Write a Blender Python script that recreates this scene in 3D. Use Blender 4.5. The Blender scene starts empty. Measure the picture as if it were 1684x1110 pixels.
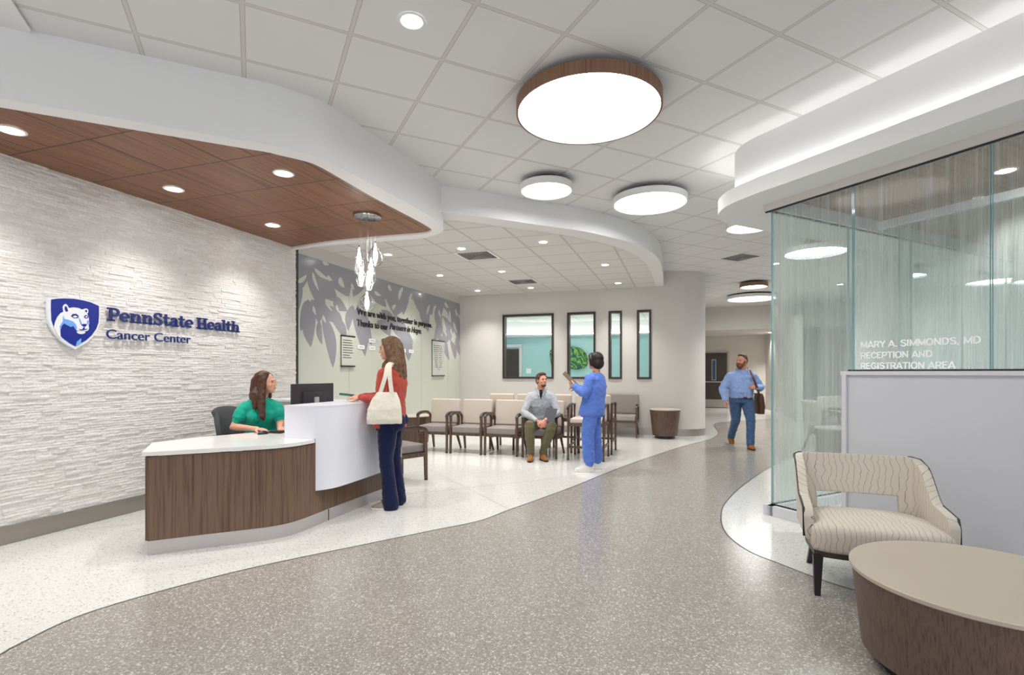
import bpy, bmesh, math, random
from mathutils import Vector, Matrix, noise
from mathutils.geometry import delaunay_2d_cdt, tessellate_polygon
random.seed(7)
SC = bpy.context.scene
COL = SC.collection
PI = math.pi
F, CX, HZ, EH = 850.0, 842.0, 612.5, 1.35      # lens in pixels, optical axis, horizon row, eye height

def G(px, py, z=0.0):                            # a point of the photo measured on the level plane at height z
    Y = F*(EH-z)/(py-HZ)
    return Vector(((px-CX)/F*Y, Y, z))
def atY(px, py, Y):                              # a point of the photo measured at distance Y
    return Vector(((px-CX)/F*Y, Y, EH-(py-HZ)*Y/F))
# ---- room frames
OW = Vector((-1.222, 12.53, 0)); W1 = Vector((.9505, -.3107, 0)); W2 = Vector((.3107, .9505, 0))
def Wp(u, v, z=0.0): return OW + W1*u + W2*v + Vector((0,0,z))
CR = Vector((2.468, 4.918, 0)); RA = Vector((.8934, .4494, 0)); RB = Vector((-.4494, .8934, 0))
def Rp(a, b, z=0.0): return CR + RA*a + RB*b + Vector((0,0,z))
def on_plane(px, py, O, n):                      # photo point on the upright plane through O with normal n
    d = Vector(((px-CX)/F, 1.0, -(py-HZ)/F)); c = Vector((0,0,EH))
    t = (O-c).dot(n)/d.dot(n)
    return c + d*t
def mural_uv(px, py, u=-0.03):
    p = on_plane(px, py, Wp(u,0), W1); return ((p-OW).dot(W2), p.z)
def back_uv(px, py, v=0.0):
    p = on_plane(px, py, Wp(0,v), W2); return ((p-OW).dot(W1), p.z)

# ---- materials
def mat(name, col, rough=.5, metal=0, spec=.5, emis=None, estr=0, coat=0, sheen=0, trans=0, bump=None, var=None, ior=None):
    m = bpy.data.materials.new(name); m.use_nodes = True
    nt = m.node_tree; b = nt.nodes['Principled BSDF']
    b.inputs['Base Color'].default_value = (*col, 1); b.inputs['Roughness'].default_value = rough
    b.inputs['Metallic'].default_value = metal; b.inputs['Specular IOR Level'].default_value = spec
    b.inputs['Coat Weight'].default_value = coat; b.inputs['Sheen Weight'].default_value = sheen
    b.inputs['Transmission Weight'].default_value = trans
    if ior: b.inputs['IOR'].default_value = ior
    if emis: b.inputs['Emission Color'].default_value = (*emis, 1); b.inputs['Emission Strength'].default_value = estr
    if bump or var:
        tc = nt.nodes.new('ShaderNodeTexCoord'); n = nt.nodes.new('ShaderNodeTexNoise')
        nt.links.new(tc.outputs['Object'], n.inputs['Vector'])
        n.inputs['Scale'].default_value = (bump or var)[0]; n.inputs['Detail'].default_value = 5
        if bump:
            bp = nt.nodes.new('ShaderNodeBump'); bp.inputs['Strength'].default_value = bump[1]; bp.inputs['Distance'].default_value = .01
            nt.links.new(n.outputs['Fac'], bp.inputs['Height']); nt.links.new(bp.outputs['Normal'], b.inputs['Normal'])
        if var:
            n2 = n
            if bump:
                n2 = nt.nodes.new('ShaderNodeTexNoise'); n2.inputs['Scale'].default_value = var[0]; n2.inputs['Detail'].default_value = 4
                nt.links.new(tc.outputs['Object'], n2.inputs['Vector'])
            r = nt.nodes.new('ShaderNodeValToRGB')
            k = var[1]
            r.color_ramp.elements[0].position = .3; r.color_ramp.elements[1].position = .7
            r.color_ramp.elements[0].color = (*[c*(1-k) for c in col], 1); r.color_ramp.elements[1].color = (*[min(1, c*(1+k)) for c in col], 1)
            nt.links.new(n2.outputs['Fac'], r.inputs['Fac']); nt.links.new(r.outputs['Color'], b.inputs['Base Color'])
    return m
def srgb(r, g, b):
    f = lambda c: (c/255/12.92) if c/255 <= .04045 else ((c/255+.055)/1.055)**2.4
    return (f(r), f(g), f(b))
class NT:                                        # small node-tree writer
    def __init__(s, m): s.nt = m.node_tree; s.b = s.nt.nodes['Principled BSDF']
    def n(s, t, **k):
        x = s.nt.nodes.new(t)
        for a, v in k.items(): setattr(x, a, v)
        return x
    def l(s, a, b): s.nt.links.new(a, b)
    def math(s, op, a, b=None, c=None):
        x = s.n('ShaderNodeMath', operation=op)
        for i, v in enumerate((a, b, c)):
            if v is None: continue
            if isinstance(v, (int, float)): x.inputs[i].default_value = v
            else: s.l(v, x.inputs[i])
        return x.outputs[0]
    def mix(s, fac, A, B):
        x = s.n('ShaderNodeMix', data_type='RGBA')
        for i, v in ((0, fac), (6, A), (7, B)):
            if isinstance(v, (int, float)): x.inputs[i].default_value = v
            elif isinstance(v, tuple): x.inputs[i].default_value = (*v, 1)
            else: s.l(v, x.inputs[i])
        return x.outputs[2]
    def ramp(s, fac, stops, interp='LINEAR'):
        x = s.n('ShaderNodeValToRGB'); x.color_ramp.interpolation = interp
        e = x.color_ramp.elements
        while len(e) < len(stops): e.new(.5)
        for i, (p, c) in enumerate(stops): e[i].position = p; e[i].color = (*c, 1) if isinstance(c, tuple) else (c, c, c, 1)
        s.l(fac, x.inputs['Fac']); return x.outputs['Color']
    def frame(s, ang, off=(0,0)):                # object coordinates turned into a room frame: returns u, v sockets
        tc = s.n('ShaderNodeTexCoord'); mp = s.n('ShaderNodeMapping')
        s.l(tc.outputs['Object'], mp.inputs['Vector']); mp.vector_type = 'POINT'
        mp.inputs['Rotation'].default_value = (0, 0, -ang)
        sp = s.n('ShaderNodeSeparateXYZ'); s.l(mp.outputs[0], sp.inputs[0])
        return s.math('ADD', sp.outputs[0], -off[0]), s.math('ADD', sp.outputs[1], -off[1]), mp

def grid_mask(N, u, v, size, w):                 # 1 on the lines of a square grid
    def ln(x):
        f = N.math('FRACT', N.math('DIVIDE', x, size))
        d = N.math('MINIMUM', f, N.math('SUBTRACT', 1.0, f))
        return d
    d = N.math('MINIMUM', ln(u), ln(v))
    return N.math('LESS_THAN', d, w/size/2), d

def tile_mat(name, ang, node, base=(.70,.70,.695), line=(.58,.57,.56)):
    m = mat(name, base, .85, spec=.2); N = NT(m)
    c, s_ = math.cos(ang), math.sin(ang)
    off = (node[0]*c + node[1]*s_, -node[0]*s_ + node[1]*c)
    u, v, mp = N.frame(ang, off)
    k, d = grid_mask(N, u, v, .6096, .024)
    k2, _ = grid_mask(N, u, v, .6096, .030)
    edge = N.math('SUBTRACT', k2, k)
    no = N.n('ShaderNodeTexNoise'); no.inputs['Scale'].default_value = 260; N.l(mp.outputs[0], no.inputs['Vector'])
    sp = N.ramp(no.outputs['Fac'], [(.3, tuple(x*.96 for x in base)), (.6, base)])
    col = N.mix(edge, N.mix(k, sp, line), tuple(x*.55 for x in line))
    N.l(col, N.b.inputs['Base Color'])
    return m

def terrazzo(name, base, chips, rough, scale=150):
    m = mat(name, base, rough, spec=.5); N = NT(m)
    tc = N.n('ShaderNodeTexCoord'); v = N.n('ShaderNodeTexVoronoi'); v.inputs['Scale'].default_value = scale
    N.l(tc.outputs['Object'], v.inputs['Vector'])
    sp = N.n('ShaderNodeSeparateXYZ'); N.l(v.outputs['Color'], sp.inputs[0])
    no = N.n('ShaderNodeTexNoise'); no.inputs['Scale'].default_value = .8; no.inputs['Detail'].default_value = 3
    N.l(tc.outputs['Object'], no.inputs['Vector'])
    c = N.ramp(sp.outputs[0], chips, 'CONSTANT')
    v2 = N.n('ShaderNodeTexVoronoi'); v2.inputs['Scale'].default_value = scale*.45; N.l(tc.outputs['Object'], v2.inputs['Vector'])
    sp2 = N.n('ShaderNodeSeparateXYZ'); N.l(v2.outputs['Color'], sp2.inputs[0])
    big = N.math('MULTIPLY', N.math('GREATER_THAN', sp2.outputs[1], .9), N.math('LESS_THAN', v2.outputs['Distance'], .42))
    c = N.mix(big, c, chips[-1][1])
    k = N.ramp(no.outputs['Fac'], [(.3, (.95,.95,.95)), (.7, (1,1,1))])
    mx = N.n('ShaderNodeMix', data_type='RGBA', blend_type='MULTIPLY'); mx.inputs[0].default_value = 1
    N.l(c, mx.inputs[6]); N.l(k, mx.inputs[7]); N.l(mx.outputs[2], N.b.inputs['Base Color'])
    return m

def wood_mat(name, cols, rough=.4, axis='Z', scale=1.0, ang=0, joints=None, spec=.4):
    """straight-grained veneer; the grain runs along the named axis (in the turned frame)"""
    m = mat(name, cols[0], rough, spec=spec); N = NT(m)
    tc = N.n('ShaderNodeTexCoord'); mp = N.n('ShaderNodeMapping')
    N.l(tc.outputs['Object'], mp.inputs['Vector']); mp.inputs['Rotation'].default_value = (0,0,-ang)
    m2 = N.n('ShaderNodeMapping'); N.l(mp.outputs[0], m2.inputs['Vector'])
    st = {'X': (.9,38,38), 'Y': (38,.9,38), 'Z': (38,38,.9)}[axis]
    m2.inputs['Scale'].default_value = tuple(x*scale for x in st)
    n1 = N.n('ShaderNodeTexNoise'); n1.inputs['Scale'].default_value = 1; n1.inputs['Detail'].default_value = 6; n1.inputs['Roughness'].default_value = .65
    vec = m2.outputs[0]
    if joints:
        sp = N.n('ShaderNodeSeparateXYZ'); N.l(mp.outputs[0], sp.inputs[0])
        size, ou, ov = joints
        u = N.math('ADD', sp.outputs[0], -ou); v = N.math('ADD', sp.outputs[1], -ov)
        iu = N.math('FLOOR', N.math('DIVIDE', u, size)); iv = N.math('FLOOR', N.math('DIVIDE', v, size))
        sh = N.math('ADD', N.math('MULTIPLY', iu, 7.31), N.math('MULTIPLY', iv, 3.77))
        cb = N.n('ShaderNodeCombineXYZ'); N.l(sh, cb.inputs[2]); N.l(N.math('MULTIPLY', sh, 1.7), cb.inputs[0]); 
        va = N.n('ShaderNodeVectorMath', operation='ADD'); N.l(vec, va.inputs[0]); N.l(cb.outputs[0], va.inputs[1]); vec = va.outputs[0]
    N.l(vec, n1.inputs['Vector'])
    c = N.ramp(n1.outputs['Fac'], [(.28, cols[1]), (.42, cols[0]), (.55, cols[2]), (.72, cols[0])])
    if joints:
        k, _ = grid_mask(N, u, v, size, .012)
        c = N.mix(k, c, tuple(x*.35 for x in cols[1]))
    N.l(c, N.b.inputs['Base Color'])
    return m

M = {}
GA = math.radians(26.68); GN = (-.208, 3.011)
WA = math.radians(-18.1)
M['tile'] = tile_mat('ceiling_tile_near', GA, GN, (.74,.74,.735), (.63,.61,.60))
M['tile2'] = tile_mat('ceiling_tile_waiting', WA, tuple(G(847.25, 390.2, 3.2)[:2]), (.72,.71,.69), (.58,.56,.53))
M['white'] = mat('white_paint', (.80,.80,.80), .6, spec=.3)
M['beige'] = mat('warm_grey_paint', (.66,.63,.60), .65, spec=.3, bump=(90,.03))
M['beige2'] = mat('sand_paint', (.62,.585,.53), .65, spec=.3)
M['rwhite'] = mat('cool_white_panel', (.66,.665,.70), .45, spec=.4)
M['greyp'] = mat('grey_laminate_panel', (.60,.61,.65), .4, spec=.4)
M['solid'] = mat('white_solid_surface', (.78,.79,.86), .3, spec=.5)
M['quartz'] = mat('white_quartz', (.80,.79,.77), .16, spec=.5, var=(9,.03))
M['terw'] = terrazzo('white_terrazzo', (.72,.71,.68), [(0,(.74,.735,.705)),(.55,(.81,.805,.78)),(.86,(.66,.65,.615)),(.955,(.60,.57,.52)),(.988,(.42,.40,.38))], .16)
M['terg'] = terrazzo('grey_terrazzo', (.30,.28,.26), [(0,(.32,.292,.262)),(.35,(.375,.345,.312)),(.62,(.27,.246,.22)),(.80,(.45,.42,.385)),(.93,(.62,.60,.57))], .2)
M['zinc'] = mat('dark_zinc_strip', (.09,.085,.08), .4, metal=.3)
M['joint'] = mat('floor_joint_strip', (.42,.40,.37), .4)
M['steel'] = mat('brushed_steel', (.42,.39,.36), .32, metal=.85, bump=(40,.02))
M['steel2'] = mat('satin_aluminium', (.50,.47,.47), .35, metal=.35)
M['wood'] = wood_mat('walnut_ceiling_panel', [srgb(128,80,56), srgb(88,50,32), srgb(152,100,72)], .35, 'Y', .9, WA, None)
M['deskwood'] = wood_mat('desk_walnut_laminate', [srgb(98,74,60), srgb(72,53,44), srgb(118,94,76)], .4, 'Z', 1.5)
M['tablewood'] = wood_mat('dark_oak_veneer', [srgb(96,76,68), srgb(72,56,50), srgb(112,92,82)], .45, 'Z', 3.5)
M['drumwood'] = wood_mat('drum_walnut', [srgb(120,88,68), srgb(92,64,48), srgb(140,106,84)], .5, 'Z', 1.6)
M['chairwood'] = wood_mat('chair_walnut', [srgb(84,64,54), srgb(60,44,37), srgb(102,80,68)], .35, 'Z', 1.4)
M['black'] = mat('black_plastic', (.012,.012,.014), .4)
M['dark'] = mat('dark_bronze_frame', srgb(58,44,40), .4)
M['glow'] = mat('lamp_diffuser', (1,1,1), .5, emis=(1,.985,.96), estr=5.5)
M['glow_s'] = mat('downlight_lens', (1,1,1), .5, emis=(1,.98,.95), estr=14)
M['stone'] = mat('split_face_stone', (.62,.60,.575), .75, spec=.3)

# ---- mesh helpers
def link(name, me, parent=None, m=None, smooth=False):
    o = bpy.data.objects.new(name, me); COL.objects.link(o)
    if m: me.materials.append(M[m] if isinstance(m, str) else m)
    if smooth:
        for p in me.polygons: p.use_smooth = True
    if parent: o.parent = parent
    return o
def mesh(name, vs, fs, parent=None, m=None, smooth=False):
    me = bpy.data.meshes.new(name); me.from_pydata([tuple(v) for v in vs], [], fs); me.update()
    return link(name, me, parent, m, smooth)
def bmobj(name, bm, parent=None, m=None, smooth=False, sharp=None):
    bmesh.ops.recalc_face_normals(bm, faces=bm.faces)
    me = bpy.data.meshes.new(name); bm.to_mesh(me); bm.free()
    o = link(name, me, parent, m, smooth)
    if smooth and sharp: me.set_sharp_from_angle(angle=math.radians(sharp))
    return o
def tag(o, label=None, cat=None, group=None, kind=None):
    if label: o['label'] = label
    if cat: o['category'] = cat
    if group: o['group'] = group
    if kind: o['kind'] = kind
    return o
def struct(o): o['kind'] = 'structure'; return o
def empty(name, loc, rz=0, label=None, cat=None, group=None):
    o = bpy.data.objects.new(name, None); COL.objects.link(o); o.location = loc; o.rotation_euler = (0,0,rz)
    o.empty_display_size = .1
    return tag(o, label, cat, group)
def dup(o, parent=None):
    c = o.copy(); COL.objects.link(c); c.parent = parent
    for ch in list(o.children): dup(ch, c)
    return c
def box(bm, c, s, M4=None, bev=0):
    vs = [Vector((c[0]+sx*s[0]/2, c[1]+sy*s[1]/2, c[2]+sz*s[2]/2)) for sx in (-1,1) for sy in (-1,1) for sz in (-1,1)]
    if M4: vs = [M4 @ v for v in vs]
    bv = [bm.verts.new(v) for v in vs]
    fs = [(0,1,3,2),(4,6,7,5),(0,4,5,1),(2,3,7,6),(0,2,6,4),(1,5,7,3)]
    ff = [bm.faces.new([bv[i] for i in f]) for f in fs]
    if bev:
        es = list({e for f in ff for e in f.edges})
        bmesh.ops.bevel(bm, geom=es, offset=bev, segments=2, affect='EDGES', profile=.6)
    return bv
def basis(o, x, y, z=Vector((0,0,1))):
    return Matrix((( x[0],y[0],z[0],o[0]),(x[1],y[1],z[1],o[1]),(x[2],y[2],z[2],o[2]),(0,0,0,1)))
def cr(pts, n=8, closed=False):                  # Catmull-Rom through points
    P = [Vector(p) for p in pts]; out = []
    N_ = len(P); rng = range(N_) if closed else range(N_-1)
    for i in rng:
        if closed: a, b, c, d = P[(i-1)%N_], P[i], P[(i+1)%N_], P[(i+2)%N_]
        else: a, b, c, d = P[max(i-1,0)], P[i], P[i+1], P[min(i+2,N_-1)]
        for k in range(n):
            t = k/n; t2 = t*t; t3 = t2*t
            out.append(.5*((2*b)+(c-a)*t+(2*a-5*b+4*c-d)*t2+(3*b-a-3*c+d)*t3))
    if not closed: out.append(P[-1].copy())
    return out
def tris(poly):                                  # triangulate a simple polygon (list of Vectors)
    P = [Vector((p[0], p[1], 0)) for p in poly]
    return [tuple(t) for t in tessellate_polygon([P])]
def flat(bm, poly, z):
    vs = [bm.verts.new((p[0], p[1], z)) for p in poly]
    for t in tris(poly):
        try: bm.faces.new([vs[i] for i in t])
        except ValueError: pass
    return vs
def prism(bm, poly, z0, z1, top=True, bot=True):
    n = len(poly)
    a = [bm.verts.new((p[0], p[1], z0)) for p in poly]; b = [bm.verts.new((p[0], p[1], z1)) for p in poly]
    for i in range(n):
        j = (i+1) % n; bm.faces.new((a[i], a[j], b[j], b[i]))
    T = tris(poly)
    for t in T:
        if bot: bm.faces.new([a[i] for i in t])
        if top: bm.faces.new([b[i] for i in t])
def ribbon(bm, path, z0, z1):                    # an upright sheet along a path
    a = [bm.verts.new((p[0], p[1], z0)) for p in path]; b = [bm.verts.new((p[0], p[1], z1)) for p in path]
    for i in range(len(path)-1): bm.faces.new((a[i], a[i+1], b[i+1], b[i]))
def tube(bm, pts, r, seg=10, cap=True):
    P = [Vector(p) for p in pts]; rings = []
    R = r if isinstance(r, (list, tuple)) else [r]*len(P)
    up = Vector((0,0,1))
    for i, p in enumerate(P):
        d = (P[min(i+1,len(P)-1)]-P[max(i-1,0)]).normalized()
        x = d.cross(up)
        if x.length < 1e-3: x = Vector((1,0,0))
        x.normalize(); y = d.cross(x).normalized()
        rings.append([bm.verts.new(p + (x*math.cos(2*PI*k/seg)+y*math.sin(2*PI*k/seg))*R[i]) for k in range(seg)])
    for i in range(len(P)-1):
        for k in range(seg):
            bm.faces.new((rings[i][k], rings[i][(k+1)%seg], rings[i+1][(k+1)%seg], rings[i+1][k]))
    if cap:
        bm.faces.new(rings[0]); bm.faces.new(rings[-1])
def lathe(bm, prof, c=(0,0,0), seg=48, cap0=False, cap1=False):
    rings = []
    for r, z in prof:
        rings.append([bm.verts.new((c[0]+r*math.cos(2*PI*k/seg), c[1]+r*math.sin(2*PI*k/seg), c[2]+z)) for k in range(seg)])
    for i in range(len(prof)-1):
        for k in range(seg):
            bm.faces.new((rings[i][k], rings[i][(k+1)%seg], rings[i+1][(k+1)%seg], rings[i+1][k]))
    if cap0: bm.faces.new(rings[0])
    if cap1: bm.faces.new(rings[-1])
def offset_path(path, d):                        # shift a path sideways (to its right for d > 0)
    out = []
    for i in range(len(path)):
        t = (path[min(i+1,len(path)-1)]-path[max(i-1,0)]); t.z = 0
        if t.length < 1e-9: t = Vector((1,0,0))
        t.normalize()
        out.append(path[i]+Vector((t.y,-t.x,0))*d)
    return out
def sweep(bm, path, prof):                       # sweep a (side, height) profile along a level path
    rings = []
    for i, p in enumerate(path):
        t = (path[min(i+1,len(path)-1)]-path[max(i-1,0)]); t.z = 0; t.normalize()
        s = Vector((t.y,-t.x,0))
        rings.append([bm.verts.new(Vector((p.x,p.y,0))+s*a+Vector((0,0,h))) for a, h in prof])
    n = len(prof)
    for i in range(len(path)-1):
        for k in range(n):
            bm.faces.new((rings[i][k], rings[i][(k+1)%n], rings[i+1][(k+1)%n], rings[i+1][k]))
    bm.faces.new(rings[0]); bm.faces.new(rings[-1])
def textmesh(name, s, size, mat_, parent=None, M4=None, ext=.002, bold=0, shear=0, spacing=1.0, xs=1.0, align='LEFT'):
    cu = bpy.data.curves.new(name, 'FONT'); cu.body = s; cu.size = size; cu.extrude = ext; cu.offset = bold
    cu.shear = shear; cu.space_character = spacing; cu.align_x = align; cu.resolution_u = 4
    o = bpy.data.objects.new(name, cu); COL.objects.link(o)
    dg = bpy.context.evaluated_depsgraph_get(); me = bpy.data.meshes.new_from_object(o.evaluated_get(dg))
    COL.objects.unlink(o); bpy.data.objects.remove(o)
    T = Matrix.Diagonal((xs,1,1,1))
    if M4: T = M4 @ T
    me.transform(T)
    me.materials.clear()
    return link(name, me, parent, mat_)
def pip(p, poly):                                # point in polygon
    x, y = p; c = False; j = len(poly)-1
    for i in range(len(poly)):
        xi, yi = poly[i][0], poly[i][1]; xj, yj = poly[j][0], poly[j][1]
        if (yi > y) != (yj > y) and x < (xj-xi)*(y-yi)/(yj-yi)+xi: c = not c
        j = i
    return c
# ================= CAMERA
cam = bpy.data.cameras.new('camera'); co = bpy.data.objects.new('camera', cam); COL.objects.link(co)
co.location = (0,0,EH); co.rotation_euler = (PI/2,0,0)
cam.sensor_width = 36; cam.lens = 36*F/1684; cam.shift_x = 0; cam.shift_y = (HZ-555)/1684
cam.clip_start = .05; cam.clip_end = 200
SC.camera = co

# ================= FLOOR
left_px = [(0,1077),(30,1060),(126,1014.6),(252,975.5),(420,932.6),(602,894.8),(720,870.5),(790,856),(838,838),(880,823.3),(946.5,798.6),(1033,764),(1119.5,735),(1160,724.5),(1173,719.5),(1181,713),(1178,706),(1174,699.5),(1178.6,696),(1194,693.5),(1272,688.4)]
right_px = [(1400,700),(1394,722),(1340,736.6),(1272,766),(1243.5,782.7),(1214.6,804.3),(1191.5,828.8),(1185.8,847.6),(1188.7,867.8),(1203,886.5),(1234.8,908),(1278,925.4),(1344.6,951),(1406.6,970.5),(1500,993),(1684,1028)]
Lp = [G(*p) for p in left_px]; Rr = [G(*p) for p in right_px]
Lc = cr([Vector((-1.2,-1.5,0)), Vector((-1.9,.4,0)), Vector((-2.3,1.6,0)), Vector((-2.42,2.15,0))]+Lp, 5)
far_end = [Vector((11.5, 15.0, 0)), Vector((11.5, 12.0, 0))]
Rc = cr(Rr+[Vector((2.9,1.9,0)), Vector((4.6,1.2,0)), Vector((6.5,-1.5,0))], 5)
grey_poly = Lc + far_end + Rc
outer = [Vector((-7,-1.5,0)), Vector((18,-1.5,0)), Vector((18,22,0)), Vector((-7,22,0))]
pts = [Vector((p[0],p[1])) for p in outer] + [Vector((p[0],p[1])) for p in grey_poly]
n = len(grey_poly)
edges = [(0,1),(1,2),(2,3),(3,0)] + [(4+i, 4+(i+1)%n) for i in range(n)]
vs2, _, fs2, *_r = delaunay_2d_cdt(pts, edges, [], 1, 1e-5)
fl = mesh('floor', [(v[0],v[1],0) for v in vs2], [tuple(f) for f in fs2], m='terw')
fl.data.materials.append(M['terg'])
for p in fl.data.polygons:
    c = p.center
    if pip((c.x,c.y), grey_poly): p.material_index = 1
    if p.normal.z < 0: p.flip()
struct(fl)
bm = bmesh.new(); sweep(bm, Lc, [(-.006,0),(.006,0),(.006,.0012),(-.006,.0012)]); struct(bmobj('trim_1', bm, m='zinc'))
bm = bmesh.new(); sweep(bm, Rc, [(-.006,0),(.006,0),(.006,.0012),(-.006,.0012)]); struct(bmobj('trim_2', bm, m='zinc'))
bm = bmesh.new()
for a, b in (((676,756),(838,838)),((668,812.6),(880,790.4)),((880,790.4),(1012,772)),((83,876),(242,859.5)),((870,729),(1130,700))):
    A, B = G(*a), G(*b); sweep(bm, [A, B], [(-.003,0),(.003,0),(.003,.0008),(-.003,.0008)])
struct(bmobj('trim_3', bm, m='joint'))
bm = bmesh.new()
for a, b in (((838,838),(1040,944)),):
    A, B = G(*a), G(*b); sweep(bm, [A, B], [(-.0025,0),(.0025,0),(.0025,.0008),(-.0025,.0008)])
struct(bmobj('trim_4', bm, m='joint'))

# ================= CEILINGS
def plane_poly(name, poly, z, m, th=0):
    bm = bmesh.new()
    if th: prism(bm, poly, z, z+th)
    else: flat(bm, poly, z)
    o = bmobj(name, bm, m=m)
    return struct(o)
plane_poly('ceiling', [Vector((-9,-1.5)), Vector((19,-1.5)), Vector((19,22)), Vector((-9,22))], 3.5, 'tile', .05)
e0 = G(46.7,45.4,3.5); 
plane_poly('ceiling_drywall', [e0+RB*.3-RA*.0, e0-RB*4.6, e0-RB*4.6-RA*4, e0+RB*.3-RA*4], 3.485, 'white', .012)
bm = bmesh.new(); box(bm, (0,0,0), (.03,4.6,.01), basis(e0-RB*2.3+Vector((.0,0,-.018)), RA, RB)); struct(bmobj('trim_5', bm, m='white'))

# wood-clad soffit over the desk
op = [(0,161.5),(120,181.8),(240,202.5),(360,224),(410.5,233),(445,239),(473.5,245.6),(511.4,255.7),(536.6,264.5),(567,279.7),(612,303.6),(662.8,330),(700.6,351.6),(717,363.5),(727,373),(729,379),(723,384),(700.6,390.7),(675,393.5),(612,398.5),(536.6,404.2),(474.8,408)]
wp = [(0,178),(140,201.5),(300,227.5),(410,245.6),(440,250.5),(461,255.7),(498.8,264.5),(524,273.5),(562,294.8),(612,323.8),(650,344),(688,364),(705,374),(710,378.5),(706,382.2),(695.6,384.9),(662.8,387.7),(612,392),(536.6,399.5),(473.5,405.5)]
O3 = [G(x,y,3.04) for x, y in op]; I3 = [G(x,y,3.04) for x, y in wp]
O3[-1] = Wp(-.12, -5.66, 0); I3[-1] = Wp(-.12, -5.74, 0)
dA = (O3[4]-O3[0]).normalized()
# straighten the near run along the ceiling grid direction
O3c = [O3[4]-dA*7.5, O3[4]-dA*4, O3[4]-dA*1.5] + cr([O3[4]-dA*.2]+O3[4:], 6)
I3c = [I3[3]-dA*7.5, I3[3]-dA*4, I3[3]-dA*1.5] + cr([I3[3]-dA*.2]+I3[3:], 6)
bm = bmesh.new()
def band(bm, A, B, za, zb):
    a = [bm.verts.new((p.x,p.y,za)) for p in A]; b = [bm.verts.new((p.x,p.y,zb)) for p in B]
    i = j = 0                                   # stitch two paths of unlike length
    while i < len(A)-1 or j < len(B)-1:
        if j == len(B)-1 or (i < len(A)-1 and (i+1)/(len(A)-1) <= (j+1)/(len(B)-1)):
            bm.faces.new((a[i], a[i+1], b[j])); i += 1
        else:
            bm.faces.new((a[i], b[j+1], b[j])); j += 1
ribbon(bm, O3c, 3.04, 3.5); band(bm, O3c, I3c, 3.04, 3.04); ribbon(bm, I3c, 3.04, 3.075)
struct(bmobj('ceiling_soffit', bm, m='white', smooth=True, sharp=35))
wall_side = [Wp(-.12, -5.74), Wp(-.12, -15)]
woodpoly = I3c + [wall_side[1]-RA*.5]
wj = G(151,302.6,3.05); cc, ss = math.cos(WA), math.sin(WA)
jx = G(191.7,295.8,3.05)
def toW(p): return (p[0]*cc+p[1]*ss, -p[0]*ss+p[1]*cc)
M['wood'] = wood_mat('walnut_ceiling_panel', [srgb(112,72,46), srgb(74,44,27), srgb(140,94,62)], .38, 'Y', 1.0, WA, (.6096, toW(jx)[0], toW(jx)[1]))
plane_poly('ceiling_wood', woodpoly, 3.062, 'wood')

# waiting-area ceiling with its curved bulkhead
bt = [(720,304.5),(786.3,313.5),(862,326.5),(925,336.8),(963,343.5),(1011,356),(1038.6,365),(1060,374.5),(1074,385),(1083.5,397),(1088,410),(1090.5,428),(1091,448)]
B3 = [G(x,y,3.5) for x, y in bt]
B3 = [Vector((-1.5,6.05,0))*.0 + B3[0] + (B3[0]-B3[1]).normalized()*1.2] + B3 + [Wp(4.62,.02)]
B3c = cr(B3, 6)
tl = offset_path(B3c, .0)
bm = bmesh.new(); ribbon(bm, B3c, 3.2, 3.5)
bmW = bmesh.new(); flat(bmW, [Vector((p.x,p.y,0)) for p in B3c]+[Wp(4.62,.1), Wp(-.1,.1), Wp(-.1,-5.9)], 3.2035); struct(bmobj('ceiling_waiting_border', bmW, m='white'))
# underside: drywall band, then tiles
INw = []
cen = Wp(2.0,-3.0)
bandw = [.42]*len(B3c)
for i, p in enumerate(B3c):
    t = (B3c[min(i+1,len(B3c)-1)]-B3c[max(i-1,0)]); t.z = 0; t.normalize()
    s = Vector((-t.y, t.x, 0))
    if s.dot(cen-p) < 0: s = -s
    k = i/(len(B3c)-1); w = .30 if k < .6 else .30-(k-.6)/.4*.17
    INw.append(p+s*w)
struct(bmobj('ceiling_bulkhead', bm, m='white', smooth=True, sharp=35))
plane_poly('ceiling_waiting', [Vector((p.x,p.y,0)) for p in INw[8:]] + [Wp(4.5,.1), Wp(-.1,.1), Wp(-.1,-6.0), Wp(2.0,-6.05)], 3.201, 'tile2')

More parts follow.
